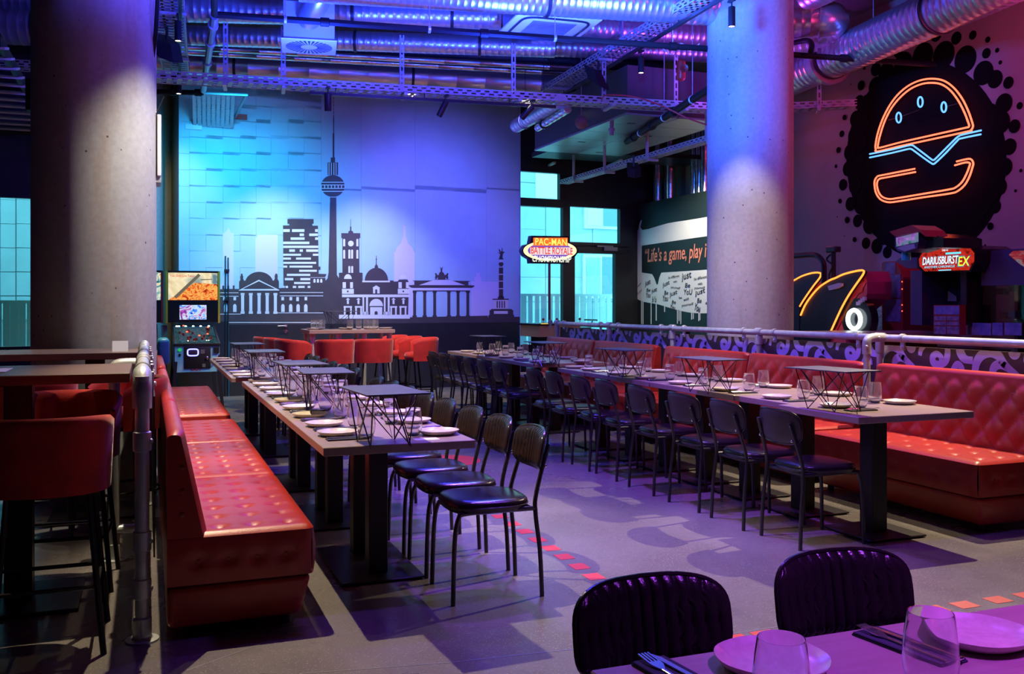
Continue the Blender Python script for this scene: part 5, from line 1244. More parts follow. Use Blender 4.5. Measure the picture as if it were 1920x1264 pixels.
t_ = G(1480, 219, 3.95); put_tray('short pink-lit cable tray bracket right of the middle column', Vector((7.3, t_.y, 3.95)), Vector((8.5, 9.8, 3.95)), .25, [1.0], ht=1.2)
# suspended pipes
def pipe(label, pts, r, m='pipeblack', couplings=(), hang=(), nm='sprinkler_pipe', grp=None):
    t = thing(nm, label, 'pipe', tuple(Vector(pts[len(pts)//2])), 0, grp)
    obj('pipe_run', MB().tube(pts, r, 10), m, t, world=True)
    P = [Vector(p) for p in pts]; d = (P[1]-P[0]).normalized()
    if couplings:
        for k in couplings: mb = MB(); fitting(mb, P[0]+(P[-1]-P[0])*k, P[-1]-P[0], r*1.35, .09); obj('coupling', mb, m, t, world=True)
    if hang:
        for k in hang:
            mb = MB(); c = P[0]+(P[-1]-P[0])*k; mb.tube([c, Vector((c.x, c.y, CZ))], .005, 6); fitting(mb, c, P[-1]-P[0], r*1.15, .03); obj('hanger_rod', mb, 'steel', t, world=True)
    return t
zp = 4.28
pipe('long black sprinkler pipe crossing the whole ceiling', [G(402, 27, zp), G(1950, 135, zp)], .034, couplings=(.11, .28, .5, .72), hang=(.07, .22, .36, .5, .62, .76, .9))
pipe('grey pipe running back from the sprinkler pipe elbow at left', [G(402, 27, zp), G(402, -30, zp+.0)], .034, grp='left pipe run')
pipe('insulated grey pipe running from the elbow towards the mural', [G(402, 30, zp), G(381, 170, zp)], .040, 'grey', couplings=(.1, .3, .55, .8), grp='left pipe run')
pipe('black pipe running left from the far end of the grey pipe', [G(286, 172, zp), G(381, 174, zp)], .036, couplings=(.4, .9))
pipe('thin dark pipe before the mural at left', [G(383, 175, 4.28), G(462, 178, 4.28), PW(440, 220, .1)], .022, 'grey')
pipe('black pipe at the edge of the clad duct', [G(1175, 266, 3.85), G(1340, 160, 3.85)], .045, couplings=(.1, .35, .6), hang=(.2, .5, .8))
pipe('small black pipe loop right of the middle column', smoothpath([G(1480, 82, 4.5), G(1512, 76, 4.5), G(1522, 84, 4.4), G(1520, 97, 4.28)], 5), .032)
pipe('black pipe at the upper left edge', [G(-60, 163, 4.1), G(56, 166, 4.1)], .04)
# ducts
duct('large spiral duct crossing at the top, left part, ending in a collar', G(-700, -10, 4.95), G(938, 32, 4.95), .155, bands=(2, 5.1, 8.2, 9.4), endrim=True)
duct('second spiral duct below it, blue-lit', G(-700, 30, 5.0), G(1040, 90, 4.75), .125, .085, bands=(3, 6, 9, 10.6))
duct('bright blue spiral duct at the top middle', G(560, -36, 4.72), G(1345, 12, 4.72), .21, .075, bands=(2.6, 4.6))
duct('red-glinting spiral duct behind the air unit', G(1000, 44, 5.0), G(1345, 66, 5.0), .17, .08, bands=(1.5,))
duct('lower red-glinting spiral duct behind the diagonal tray', G(1040, 88, 4.9), G(1345, 100, 4.9), .13, .08)
duct('smooth metal duct in front of the upper mural', G(200, 112, 4.78), G(1062, 160, 4.70), .145, .42, .003, bands=(1.7, 4.2, 6.6))
duct('black insulated pipe under the ducts', G(230, 65, 5.0), G(1240, 124, 4.9), .10, .5, .002, 'wire', bands=(3.6, 6.2), nm='insulated_pipe', cat='pipe')
for k, (y0, y1) in enumerate(((82, 127), (91, 137))):
    duct(['upper', 'lower'][k]+' thin foil-wrapped pipe above the smooth duct', G(230, y0, 4.85), G(1073, y1, 4.80), .045, .5, .004, 'foil', nm='lagged_pipe', cat='pipe', seg=14)
# right ducts
p, q = G(1440, 165, 4.45), G(2050, -110, 4.45)
duct('big pink-lit spiral duct at the upper right', p, q, .235, .10, .004, bands=(1.62, 3.6), seg=40)
mb = MB(); c = p.lerp(q, .0)+(q-p).normalized()*1.55; mb.lathe([(.235, -.05), (.30, -.045), (.30, .045), (.235, .05)], 36, c, q-p); tag(obj('duct_collar', mb, 'duct'), 'wide flange around the big pink-lit duct', 'flange')
duct('spiral duct end with elbow cap right of the middle column', G(1330, 50, 4.75), G(1536, 38, 4.75), .20, .10, bands=(), endrim=True)
c = G(1536, 38, 4.75); d = (G(1536, 38, 4.75)-G(1330, 50, 4.75)).normalized(); bk_ = Vector((.25, 1, 0)).normalized()
tag(obj('duct_elbow', MB().tube(smoothpath([c, c+d*.10, c+d*.16+bk_*.06, c+d*.2+bk_*.2, c+d*.2+bk_*.5], 4), .205, 32), 'duct'), 'smooth elbow cap of the duct right of the column', 'duct')
duct('spiral duct rising to the top right of the middle column', G(1400, 45, 5.0), G(1640, -70, 5.0), .19, .10)
duct('spiral duct just visible above the pipe right of the column', G(1400, 95, 4.55), G(1530, 78, 4.55), .12, .08)
duct('big duct at the upper left corner', G(-90, 46, 4.6), G(100, 54, 4.6), .20, .10, bands=(.9,))
duct('thin curved duct above the mural corner, teal-lit', G(968, 236, 4.05), G(1052, 190, 4.05), .10, .12, seg=20, bands=(.4,))
duct('small lagged pipe beside the teal-lit duct', G(1008, 240, 3.9), G(1065, 205, 3.9), .05, .2, m='foil', seg=14, bands=(.3,))
# hangers from the ceiling between ducts
for k, (x, z0) in enumerate(((450, 4.55), (680, 4.55), (888, 4.55))): pass
# clad duct box with panelled underside
zb_ = 3.9; c1 = G(997, 284.5, zb_); c2 = G(1168, 291.7, zb_); y1 = (c1.y+c2.y)/2; x0, x1 = c1.x, c2.x
t = thing('ceiling_duct_box', 'clad duct box with pale metal underside above the windows', 'duct', ((x0+x1)/2, (y1+11.05)/2, zb_))
yb = 11.05; obj('duct_side', MB().box(x0+.02, x1-.02, yb, y1, zb_+.03, 4.55), 'ductdark', t, world=True, smooth=0)
n = 3; m_ = 5
for i in range(2):
    for j in range(m_):
        xa, xb = x0+(x1-x0)*i/2, x0+(x1-x0)*(i+1)/2; ya, yb2 = yb+(y1-yb)*j/m_, yb+(y1-yb)*(j+1)/m_
        obj('soffit_panel', MB().rbox(xa+.006, xb-.006, ya+.006, yb2-.006, zb_, zb_+.03, .003, 1), 'ceilpanel', t, world=True)
for j in range(4): obj('soffit_slot', MB().box(x0+.3+(j % 2)*.7, x0+.42+(j % 2)*.7, yb+.5+j*.8, yb+.56+j*.8, zb_-.003, zb_), 'black', t, world=True, smooth=0)
# louvred pale soffit at far left + dark soffit above windows
mb_ = thing('ceiling_louvre', 'pale teal-lit louvre blades over the left window', 'louvre', (-2.6, 12.5, 4.0))
for j in range(12):
    y = 10.2+j*.42; obj('louvre_blade', MB().box(-4.6, -1.25, -.16, .16, -.012, .012, Matrix.Translation((0, y, 3.86))@Matrix.Rotation(R(14), 4, 'X')), 'louvre', mb_, world=True, smooth=0)
for x in (-1.3, -4.5): obj('louvre_rail', MB().box(x-.02, x+.02, 10, 15.0, 3.83, 3.95), 'black', mb_, world=True, smooth=0)
tag(obj('window_soffit', MB().box(6.25, RX+.5, 14.45, 15.3, 3.97, 4.05), 'winframe', smooth=0), 'dark soffit above the right windows', 'soffit')
for k, (a, b) in enumerate((((1020, 315), (1040, 305)), ((1140, 312), (1165, 300)), ((1205, 268), (1240, 260)))):
    tag(obj('strip_light', MB().bar(G(*a, 3.955), G(*b, 3.955), .05, .035), 'louvre', smooth=0), ['left', 'middle', 'right'][k]+' pale strip fitting on the dark soffit near the windows', 'strip light')
# air conditioning cassette
ca = [G(x, y, 4.6) for x, y in ((975, 23), (1133, 38), (1075, 82), (925, 68))]
cx = sum((p.x for p in ca))/4; cy = sum((p.y for p in ca))/4; rz = atan2(ca[1].y-ca[0].y, ca[1].x-ca[0].x)
t = thing('air_conditioner', 'white ceiling cassette air conditioner with square grille', 'air conditioner', (cx, cy, 4.6), rz); h = .49
mb = MB().rbox(-h, h, -h, h, 0, .035, .02, 2); obj('fascia', mb, 'white', t)
obj('housing', MB().rbox(-.42, .42, -.42, .42, .035, .30, .01, 1), 'grey', t)
mb = MB(); q = [Vector((math.copysign(abs(cos(a))**.35, cos(a))*.40, math.copysign(abs(sin(a))**.35, sin(a))*.40, -.004)) for a in [2*pi*i/40 for i in range(40)]]; mb.tube(q, .016, 6, closed=True); obj('air_slot', mb, 'black', t)
mb = MB().rbox(-.26, .26, -.26, .26, -.010, .002, .004, 1)
for k in range(20): mb.box(-.25, .25, -.245+k*.026, -.237+k*.026, -.014, -.009)
obj('intake_grille', mb, 'grey', t)
# swirl diffuser with flexible duct
da = [G(x, y, 4.24) for x, y in ((532, 72), (636, 78), (624, 104), (525, 99))]; cx = sum(p.x for p in da)/4; cy = sum(p.y for p in da)/4
t = thing('swirl_diffuser', 'square swirl air diffuser with box and flexible duct, upper left of mural', 'diffuser', (cx, cy, 4.24), atan2(da[1].y-da[0].y, da[1].x-da[0].x)); h = .295
mb = MB(); mb.rbox(-h, h, -h, h, 0, .012, .004, 1); obj('face_plate', mb, 'white', t)
mb = MB()
for k in range(32):
    a = 2*pi*k/32; u = Vector((cos(a), sin(a), 0)); v = Vector((-sin(a), cos(a), 0)); mb.prism([u*.09, u*.25-v*.012, u*.25+v*.012, u*.09+v*.005], (0, 0, -1), .003)
obj('swirl_slot', mb, 'black', t)
obj('plenum_box', MB().rbox(-.27, .27, -.27, .27, .012, .42, .006, 1), 'tray', t)
P = smoothpath([(0, -.27, .24), (.02, -.40, .26), (.10, -.62, .36), (.22, -.82, .58), (.32, -1.0, .78)], 14); rs = [.125+.006*(i % 2) for i in range(len(P))]
obj('flexible_duct', MB().tube(P, rs, 24), 'duct', t)
# cleat strip lights, red cable, alarm, round lamp
tag(obj('red_cable', MB().tube(smoothpath([G(1128, 186, 3.97), G(1140, 178, 3.93), G(1190, 182, 3.84), G(1240, 198, 3.75), G(1290, 222, 3.6), G(1345, 240, 3.5)], 6), .009, 6), 'redcable'), 'loose red cable hanging below the tray left of the middle column', 'cable')
t = thing('alarm_sounder', 'red alarm sounder on the blue duct near the middle column', 'alarm', tuple(G(1277, 132, 4.22)))
obj('sounder_body', MB().rbox(-.05, .05, -.05, .05, -.13, .13, .04, 3), 'horn', t); obj('sounder_horn', MB().lathe([(.02, 0), (.045, .05), (.05, .06), (.03, .055), (0, .03)], 14, (0, -.05, 0), (-.4, -1, 0)), 'redtrim', t)
c = G(1242, 90, 4.4)
tag(obj('cable_loop', MB().tube(smoothpath([c, c+Vector((.12, 0, -.06)), c+Vector((.25, 0, .08)), c+Vector((.36, 0, .0)), c+Vector((.5, 0, .1))], 6), .007, 6), 'white'), 'white cable looping to the red alarm', 'cable')
c = G(1090, 230, 3.95); tag(obj('round_lamp', MB().lathe([(0, -.09)]+[(.09*sin(R(a)), -.09*cos(R(a))) for a in range(15, 180, 15)]+[(0, .09)], 20, c).tube([c, Vector((c.x, c.y, CZ))], .008, 6), 'pinkpipe'), 'round globe lamp above the windows, pink-tinted', 'lamp')
c = G(1147, 215, 4.0); tag(obj('valve_pipe', MB().tube([c, c-ZU*.28], .028, 10).lathe([(.045, 0), (.045, .03)], 10, c-ZU*.22), 'pinkpipe'), 'short lagged drain pipe hanging under the clad duct', 'pipe')
tag(obj('exit_plate', MB().rbox(-.09, .09, -.01, .01, -.04, .04, .003, 1, Matrix.Translation(PW(452, 219, .08))), 'horn'), 'small red box on the mural wall at upper left', 'box')
tag(obj('number_plate', MB().rbox(-.12, .12, -.006, .006, -.04, .04, .002, 1, Matrix.Translation(PW(363, 238, .03))), 'white'), 'small white printed plate on the mural wall at upper left', 'plate')
# tracks and spot heads
def track(label, a, b):
    t = thing('light_track', label, 'track', tuple((Vector(a)+Vector(b))/2)); obj('track_rail', MB().bar(a, b, .036, .034), 'black', t, world=True, smooth=0)
    mb = MB(); a = Vector(a); b = Vector(b)
    for k in (.1, .45, .8): c = a.lerp(b, k); mb.tube([c, Vector((c.x, c.y, c.z+.12))], .006, 6)
    obj('track_clip', mb, 'black', t, world=True); return t
track('black lighting track in front of the upper mural', G(580, 174, 3.85), G(1042, 201, 3.85))
track('black lighting track along the diagonal tray', G(1035, 190, 4.47), G(1362, -8, 4.47))
track('black lighting track hanging beside the left column', G(337, 150, 4.47), G(338, -60, 4.47))
def spot(label, px, py, z, aim, L_=.16, r=.036, lens=True):
    """px,py: centre of the lens; the head points along aim"""
    c = G(px, py, z); d = Vector(aim).normalized(); t = thing('track_spotlight', label, 'spotlight', tuple(c), 0, None)
    b = c-d*L_; obj('lamp_head', MB().lathe([(.0, 0), (r*.9, 0), (r, .006), (r, L_), (r*.86, L_), (r*.86, L_-.012), (0, L_-.012)], 20, b, d), 'black', t, world=True)
    obj('lamp_stem', MB().tube([b+d*.03, b+d*.03+ZU*max(.10, 3.86-b.z)], .008, 8).rbox(b.x-.02, b.x+.02, b.y-.05, b.y+.05, b.z+.05, b.z+.075, .003, 1), 'black', t, world=True)
    if lens: obj('lamp_lens', MB().lathe([(0, L_-.004), (r*.8, L_-.004), (r*.8, L_-.009), (0, L_-.009)], 16, b, d), 'lens', t, world=True, smooth=0)
    return c
spot('lit black spotlight in front of the middle column', 1372, 50, 4.22, (0, 0, -1), .20)
spot('lit black spotlight under the diagonal track, middle', 1202, 137, 4.25, (0, 0, -1), .20)
spot('lit black spotlight where the tray crosses the mural corner', 1063, 208, 4.22, (0, 0, -1), .19)
spot('upper lit black spotlight beside the left column', 334, 77, 4.2, (0, 0, -1), .21)
spot('lower lit black spotlight beside the left column', 335, 176, 4.2, (0, 0, -1), .20)
spot('dark spotlight hanging above the tall tower of the mural', 615, 208, 3.652, (.05, .25, -1), .20, .04, False)
spot('dark tilted spotlight at upper middle of the mural', 823, 218, 3.657, (-.45, .2, -1), .20, .036, False)
spot('dark tilted spotlight at the right edge of the mural', 978, 222, 3.688, (-.6, .2, -.7), .20, .036, False)
# black LED floodlight bodies; their light comes from separate lamps
def floodlight(label, px, py, z, s, rz):
    c = G(px, py, z); t = thing('ceiling_floodlight', label, 'floodlight', tuple(c), rz)
    obj('floodlight_body', MB().prism([(-s, -s*.6, -s*.8), (0, -s*1.0, -s*1.1), (s, -s*.6, -s*.8), (s*.8, s*.6, 0), (-s*.8, s*.6, 0)], Vector((0, .35, 1)), s*1.5), 'black', t, smooth=30)
    obj('floodlight_bracket', MB().tube([(0, 0, s*.8), (0, 0, s*2.4)], .015, 8), 'black', t)
floodlight('black floodlight hanging beside the left column', 313, 95, 4.3, .15, .5)
floodlight('black floodlight under the diagonal tray', 1122, 150, 4.3, .14, .6)
floodlight('small floodlight under the thin tray above the quote wall', 1188, 322, 3.35, .10, -.3)
# box fixed on the left column side
b0 = PD(288, 215, 7.5); b1 = PD(288, 345, 7.5); cx, cy = b0.x, b0.y
t = thing('wall_monitor', 'black metal case with pale screen edge on the right side of the left column', 'monitor', (cx, cy, b1.z))
W_ = .055; Hh = b0.z-b1.z
obj('case', MB().rbox(-W_, W_-.03, -.12, .12, .05, Hh, .004, 1), 'black', t); obj('screen_edge', MB().rbox(W_-.03, W_, -.13, .25, .05, Hh-.02, .004, 1), 'white', t); obj('case_foot', MB().rbox(-W_+.01, W_, -.11, .2, 0, .05, .003, 1), 'steel', t)
mb = MB(); mb.tube([(-.02, 0, Hh), (-.05, 0, Hh+.18)], .006, 6).tube([(.02, 0, Hh), (.08, 0, Hh+.15)], .006, 6); obj('antenna', mb, 'wire', t)
mb = MB(); x_ = 284
for k, (o, r_) in enumerate(((0, .007), (3, .005), (-3, .005))):
    mb.tube(smoothpath([PD(296+o, -20, 7.3), PD(292+o, 60, 7.3), PD(283+o*.5, 130, 7.35), PD(268+o, 178, 7.2), PD(279+o, 212, 7.4), PD(273+o, 260, 7.4), PD(276+o, 300, 7.4)], 5), r_, 6)
tag(obj('hanging_cable', mb, 'wire'), 'bundle of black cables down the right side of the left column', 'cable')
# ================================================================ GAMES
warmart = artmat('backglass_art_warm', [(.12, .22, .26), (.55, .55, .42), (.9, .78, .5), (.75, .6, .36), (.45, .36, .2)], 3.0, 1.1, 1)
coolart = artmat('backglass_art_cool', [(.02, .04, .05), (.05, .30, .34), (.7, .75, .65), (1, .75, .35), (.12, .10, .07)], 7.0, 1.0)
scrart = artmat('display_art', [(.02, .08, .5), (.05, .25, 1), (.7, .9, 1), (.5, .06, .5), (.02, .04, .3)], 8, 1.0, 2)
pfart = artmat('playfield_art', [(.0, .0, .0), (.01, .03, .04), (.06, .16, .20), (.01, .01, .01), (.55, .18, .05)], 11, .8, 3)
pfcool = artmat('playfield_blue', [(.0, .05, .12), (.02, .25, .45), (.3, .7, .9), (.02, .1, .2)], 10, .9, 3)
lampw = emi('playfield_lamp', (1, .85, .6), 7); lampr = emi('playfield_lamp_red', (1, .08, .03), 5); coinglow = emi('coin_door_glow', (.25, .25, 1), 3.2); greenbtn = emi('green_button', (.02, .5, .12), .9); txtred = emi('lit_red_lettering', (.85, .06, .03), 1.0)
def pinball(x, y, label, sidem, cab, art, scr, pf, texts):
    t = thing('pinball_machine', label, 'pinball', (x, y, 0)); w_ = .275
    def hx(mb, y0, y1, z0a, z0b, z1a, z1b, w): return mb.hexa([(-w, y0, z0a), (w, y0, z0a), (w, y1, z0b), (-w, y1, z0b)], [(-w, y0, z1a), (w, y0, z1a), (w, y1, z1b), (-w, y1, z1b)])
    obj('cabinet', hx(MB(), 0, 1.30, .54, .54, .875, 1.10, w_), cab, t, smooth=0, label='cabinet with sea-blue artwork front')
    mb = MB()
    for s in (-1, 1): mb.hexa([(s*w_-.012, 0, .875), (s*w_+.012, 0, .875), (s*w_+.012, 1.25, 1.09), (s*w_-.012, 1.25, 1.09)], [(s*w_-.012, 0, .905), (s*w_+.012, 0, .905), (s*w_+.012, 1.25, 1.14), (s*w_-.012, 1.25, 1.14)])
    mb.rbox(-w_-.012, w_+.012, -.02, .05, .875, .91, .006, 1); obj('side_rail', mb, 'black', t, smooth=0)
    obj('playfield', MB().hexa([(-w_+.02, .05, .880), (w_-.02, .05, .880), (w_-.02, 1.22, 1.085), (-w_+.02, 1.22, 1.085)], [(-w_+.02, .05, .884), (w_-.02, .05, .884), (w_-.02, 1.22, 1.09), (-w_+.02, 1.22, 1.09)]), pf, t, smooth=0)
    obj('playfield_glass', MB().add([(-w_+.015, .05, .908), (w_-.015, .05, .908), (w_-.015, 1.22, 1.138), (-w_+.015, 1.22, 1.138)], [(0, 1, 2, 3)]), 'pane', t, smooth=0)
    mb = MB(); mr = MB()
    for k, xx in enumerate((-.22, -.19, -.10, .0, .10, .21)): (mr if k == 6 else mb).lathe([(.0, 0), (.014, 0), (.014, .012), (0, .018)], 8, (xx, 1.18, 1.10))
    for k in range(10): mb.lathe([(0, 0), (.006, 0), (.006, .01), (0, .012)], 6, (random.uniform(-.2, .2), random.uniform(.2, 1.0), .93+.0*k))
    for xx, yy in ((.19, 1.05), (-.13, 1.17), (.16, .6), (.05, .5), (-.1, .75)): mr.lathe([(0, 0), (.013, 0), (.013, .012), (0, .018)], 8, (xx, yy, .9+yy*.178))
    obj('playfield_lamp', mb, lampw, t); obj('playfield_lamp', mr, lampr, t, label='red playfield lamps')
    mb = MB()
    for k in range(16):
        xx, yy = random.uniform(-.2, .2), random.uniform(.25, 1.1); mb.lathe([(.015, 0), (.015, .03), (.02, .035), (0, .04)], 8, (xx, yy, .885+yy*.172))
    obj('bumper_post', mb, 'redtrim', t)
    # backbox
    yb = 1.22; z0, z1 = 1.16, 1.875; W_ = .35
    bb = obj('backbox', MB().box(-W_, W_, yb, yb+.22, z0, z1), 'black', t, smooth=0)
    mb = MB()
    for s in (-1, 1): mb.box(s*W_-.014, s*W_+.014, yb-.03, yb+.22, z0-.01, z1+.01)
    obj('backbox_edge', mb, sidem, t, smooth=0, label='coloured backbox edge')
    obj('backbox_top', MB().box(-W_, W_, yb-.03, yb+.22, z1, z1+.012), 'black', t, smooth=0)
    obj('backglass', MB().box(-.33, .33, yb-.008, yb-.004, 1.475, 1.86), art, t, smooth=0, label='backlit artwork panel, painted as loose colour shapes')
    if texts:
        mb = MB().prism([(-.33, yb-.010, 1.475), (.33, yb-.010, 1.475), (.33, yb-.010, 1.70), (.02, yb-.010, 1.72), (-.12, yb-.010, 1.62)], (0, -1, 0), .001); obj('backglass_blast', mb, artmat('art_blast', [(.35, .02, .01), (.9, .12, .02), (1, .55, .12), (.8, .08, .02), (.15, .02, .01)], 9, 1.0), t, smooth=0)
        mb = MB().prism([(-.26, yb-.012, 1.52), (-.22, yb-.012, 1.50), (.10, yb-.012, 1.82), (.07, yb-.012, 1.85)], (0, -1, 0), .001).prism([(.10, yb-.012, 1.755), (.26, yb-.012, 1.765), (.26, yb-.012, 1.775), (.10, yb-.012, 1.77)], (0, -1, 0), .001); obj('backglass_rocket', mb, emi('art_rocket', (.16, .14, .10), 1.0), t, smooth=0)
    obj('speaker_panel', MB().box(-.335, .335, yb-.012, yb-.002, 1.165, 1.455), 'blackgl', t, smooth=0)
    obj('score_display', MB().box(-.18, .18, yb-.018, yb-.012, 1.20, 1.405), scr, t, smooth=0)
    for (s, xx, zz, ww, hh, m_) in texts:
        p = Vector((x+xx, y+yb-.014, zz)); text('lettering', s, m_, t, p, Vector((1, 0, 0)), ZU, ww, hh, 0, .002)
    # front
    mb = MB().rbox(-.165, .165, -.014, 0, .585, .865, .012, 2); dd = obj('coin_door', mb, 'black', t)
    mb = MB(); q = [Vector((-.055+.065*math.copysign(abs(cos(a))**.5, cos(a)), -.018, .795+.042*math.copysign(abs(sin(a))**.5, sin(a)))) for a in [2*pi*i/24 for i in range(24)]]; mb.tube(q, .009, 6, closed=True); obj('coin_light', mb, coinglow, dd, world=False)
    mb = MB().box(-.10, -.01, -.019, -.014, .775, .815); mb.box(-.085, -.025, -.022, -.019, .780, .786); mb.box(-.085, -.025, -.022, -.019, .800, .808); obj('coin_plate', mb, 'dkpurple', dd, smooth=0)
    obj('coin_slot', MB().box(.04, .09, -.019, -.014, .775, .83).box(.06, .10, -.019, -.014, .60, .645), 'grey', dd, smooth=0)
    mb = MB().lathe([(.018, 0), (.018, .012), (.012, .016), (0, .017)], 14, (.12, -.014, .72), (0, -1, 0)); obj('lock', mb, 'cutlery', dd)
    obj('start_button', MB().lathe([(.022, 0), (.022, .012), (0, .014)], 14, (-.215, 0, .83), (0, -1, 0)), greenbtn, t); obj('tournament_button', MB().lathe([(.016, 0), (.016, .01), (0, .012)], 14, (-.215, 0, .765), (0, -1, 0)), 'black', t)
    obj('plunger_housing', MB().rbox(.20, .27, -.02, 0, .78, .86, .004, 1), 'black', t); obj('plunger', MB().lathe([(.006, 0), (.006, .05), (.016, .055), (.016, .07), (0, .072)], 12, (.265, -.0, .745), (0, -1, 0)), 'cutlery', t)
    for sx in (-1, 1):
        for yy in (.03, 1.25): obj('leg', MB().bar((sx*(w_-.02), yy, .75), (sx*(w_+.04), yy-.05 if yy < 1 else yy+.03, .02), .05, .04), 'black', t, smooth=0)
    return t
pinball(.605, 12.92, 'pinball machine with yellow backbox edges and sky-blue front', 'yellow', 'bluecab', warmart, scrart, pfart,
        [('You Only Live Twice', -.31, 1.79, .33, .042, txtred), ])
p = Vector((.605-.085, 12.92-.004, .555)); t = [o for o in bpy.data.objects if o.name.startswith('pinball_machine')][0]
text('lettering', '007', 'redtrim', t, p, Vector((1, 0, 0)), ZU, .15, .05, .25, .003, label='dark red 007 lettering')
mb = MB(); mb.prism([p+Vector((.155, 0, .045)), p+Vector((.21, 0, .048)), p+Vector((.20, 0, .040)), p+Vector((.165, 0, .036)), p+Vector((.155, 0, .02))], (0, -1, 0), .003); obj('lettering_mark', mb, 'redtrim', t, world=True, smooth=0)
pinball(-.155, 12.92, 'pinball machine with dark red edges, half hidden by the left column', 'redtrim', 'dkpurple', coolart, scrart, pfcool, [])
tag(obj('ochre_panel', MB().box(.185, .265, 14.2, 14.24, 0, 1.12), 'rawwall', smooth=0), 'narrow ochre board between the two pinball machines', 'board')
tag(obj('teal_seat_back', MB().rbox(.10, .22, 10.5, 10.9, .78, 1.06, .04, 3), 'teal'), 'rounded teal seat back seen past the end of the rail', 'seat')

# ---- round lit sign on pole, with its game console (right of mural)
Dg = PW(1030, 600, .9); pc = PW(1027, 470, .9)
t = thing('game_cabinet', 'low four-player game console with oval lit sign on a pole', 'arcade game', (Dg.x, Dg.y, 0), WA)
def lz_(px, py): p = PW(px, py, .9); return ((p-pc).dot(WU), p.z)
f1 = lambda q, d: [Vector((lz_(*p)[0], d, lz_(*p)[1])) for p in q]
zc = pc.z
out = [(990,452),(992,442),(1061,443),(1064,456),(1073,460),(1080,468),(1080,473),(1073,482),(1062,486),(1061,495),(990,494),(989,486),(979,480),(974,470),(979,460),(989,456)]
obj('sign_case', MB().prism(f1(out, -.03), (0, 1, 0), .12), 'blackgl', t, smooth=0)
def ell(cx, cy, rx, ry, n=32): return [(cx+rx*cos(2*pi*i/n), cy+ry*sin(2*pi*i/n)) for i in range(n)]
obj('sign_ring', MB().prism(f1(ell(1026.5, 470, 50, 19), -.035), (0, 1, 0), .004), emi('sign_cream', (1, .82, .42), 1.4), t, smooth=0)
obj('sign_field', MB().prism(f1(ell(1026.5, 470, 42, 15.5), -.040), (0, 1, 0), .004), emi('sign_purple', (.22, .08, .55), 1.0), t, smooth=0)
obj('sign_banner', MB().prism(f1([(995, 446), (1059, 446), (1059, 461), (995, 461)], -.045), (0, 1, 0), .005), emi('sign_orange', (1, .16, .03), 1.3), t, smooth=0)
def stext(s, x0, x1, yb_, yt, m, d, sh=0, nm='sign_lettering'):
    a = PW(x0, yb_, .9+d); b = PW(x1, yb_, .9+d); c_ = PW(x0, yt, .9+d)
    text(nm, s, m, None, a, WU, ZU, (b-a).length, c_.z-a.z, sh, .0)
    o = bpy.context.scene.collection.objects[-1]; return o
def stext2(s, x0, x1, yb_, yt, m, d, sh=0):
    a = lz_(x0, yb_); b = lz_(x1, yt); text('sign_lettering', s, m, t, Vector((a[0], d, a[1])), Vector((1, 0, 0)), ZU, b[0]-a[0], b[1]-a[1], sh, .0, world=False)
yel = emi('letter_yellow', (1, .72, .12), 1.5); redl = emi('letter_red', (.85, .04, .02), 1.1); whl = emi('letter_white', (.9, .95, .8), 1.3)
obj('sign_letter_bar', MB().prism(f1([(989, 464), (1067, 464), (1067, 478), (989, 478)], -.046), (0, 1, 0), .004), emi('sign_pale', (.9, .75, .8), 1.0), t, smooth=0)
stext2('PAC-MAN', 998, 1057, 459.5, 448.5, yel, -.052); stext2('BATTLE ROYALE', 990, 1068, 476, 465, redl, -.052); stext2('CHOMPIONSHIP', 992, 1064, 491, 481, whl, -.050, .2)
p0 = lz_(1027, 495)[1]; obj('sign_pole', MB().tube([(0, 0, .8), (0, 0, p0+.02)], .022, 10), mat('pole_brown', (.22, .08, .04), .4), t)
tp = lz_(1027, 606)[1]
a_, b_ = lz_(988, 606)[0], lz_(1042, 606)[0]
obj('console_body', MB().box(a_+.02, b_+.25, -.35, .35, tp-.22, tp-.03), 'amber', t, smooth=0)
obj('console_rim', MB().rbox(a_-.02, b_+.27, -.38, .38, tp-.03, tp, .01, 1), 'black', t)
for k, (cx, c_) in enumerate(((.04, (.9, .55, .05)), (.28, (.9, .05, .25)), (.55, (.1, .7, .8)))): obj('glow_strip', MB().box(a_+cx, a_+cx+.20, -.385, -.36, tp-.006, tp+.006), emi('console_glow', c_, 1.2), t, smooth=0)
obj('console_pedestal', MB().box(-.22, .28, -.25, .25, 0, tp-.22), 'black', t, smooth=0)
for xx in (a_+.12, -.02+.0, .42):
    obj('joystick', MB().tube([(xx, -.30, tp), (xx, -.30, tp+.06)], .008, 6), 'steel', t); obj('joystick_ball', MB().lathe([(0, -.022)]+[(.022*sin(R(a)), -.022*cos(R(a))) for a in range(30, 180, 30)]+[(0, .022)], 12, (xx, -.30, tp+.07)), 'redtrim', t)
# chairs and small tables by the window
table('side_table', 6.1, 6.8, 13.75, 14.25, .75, 'small white-topped table by the window behind the far bench', [(6.45, 14.0)], None, mtop='white')
table('high_table', 7.4, 8.4, 12.6, 13.3, 1.05, 'dark high table in front of the sprayed quote wall', [(7.9, 12.95)], None, mtop='tablex')
chair.put((5.9, 13.3, 0), .2, 'black chair behind the farthest right bench, by the window', 'chairs by the window')
table('bar_table', 6.75, 8.2, 7.9, 8.7, 1.12, 'purple-lit bar table in the dark behind the right rail', [(7.5, 8.3)], None, mtop='table')

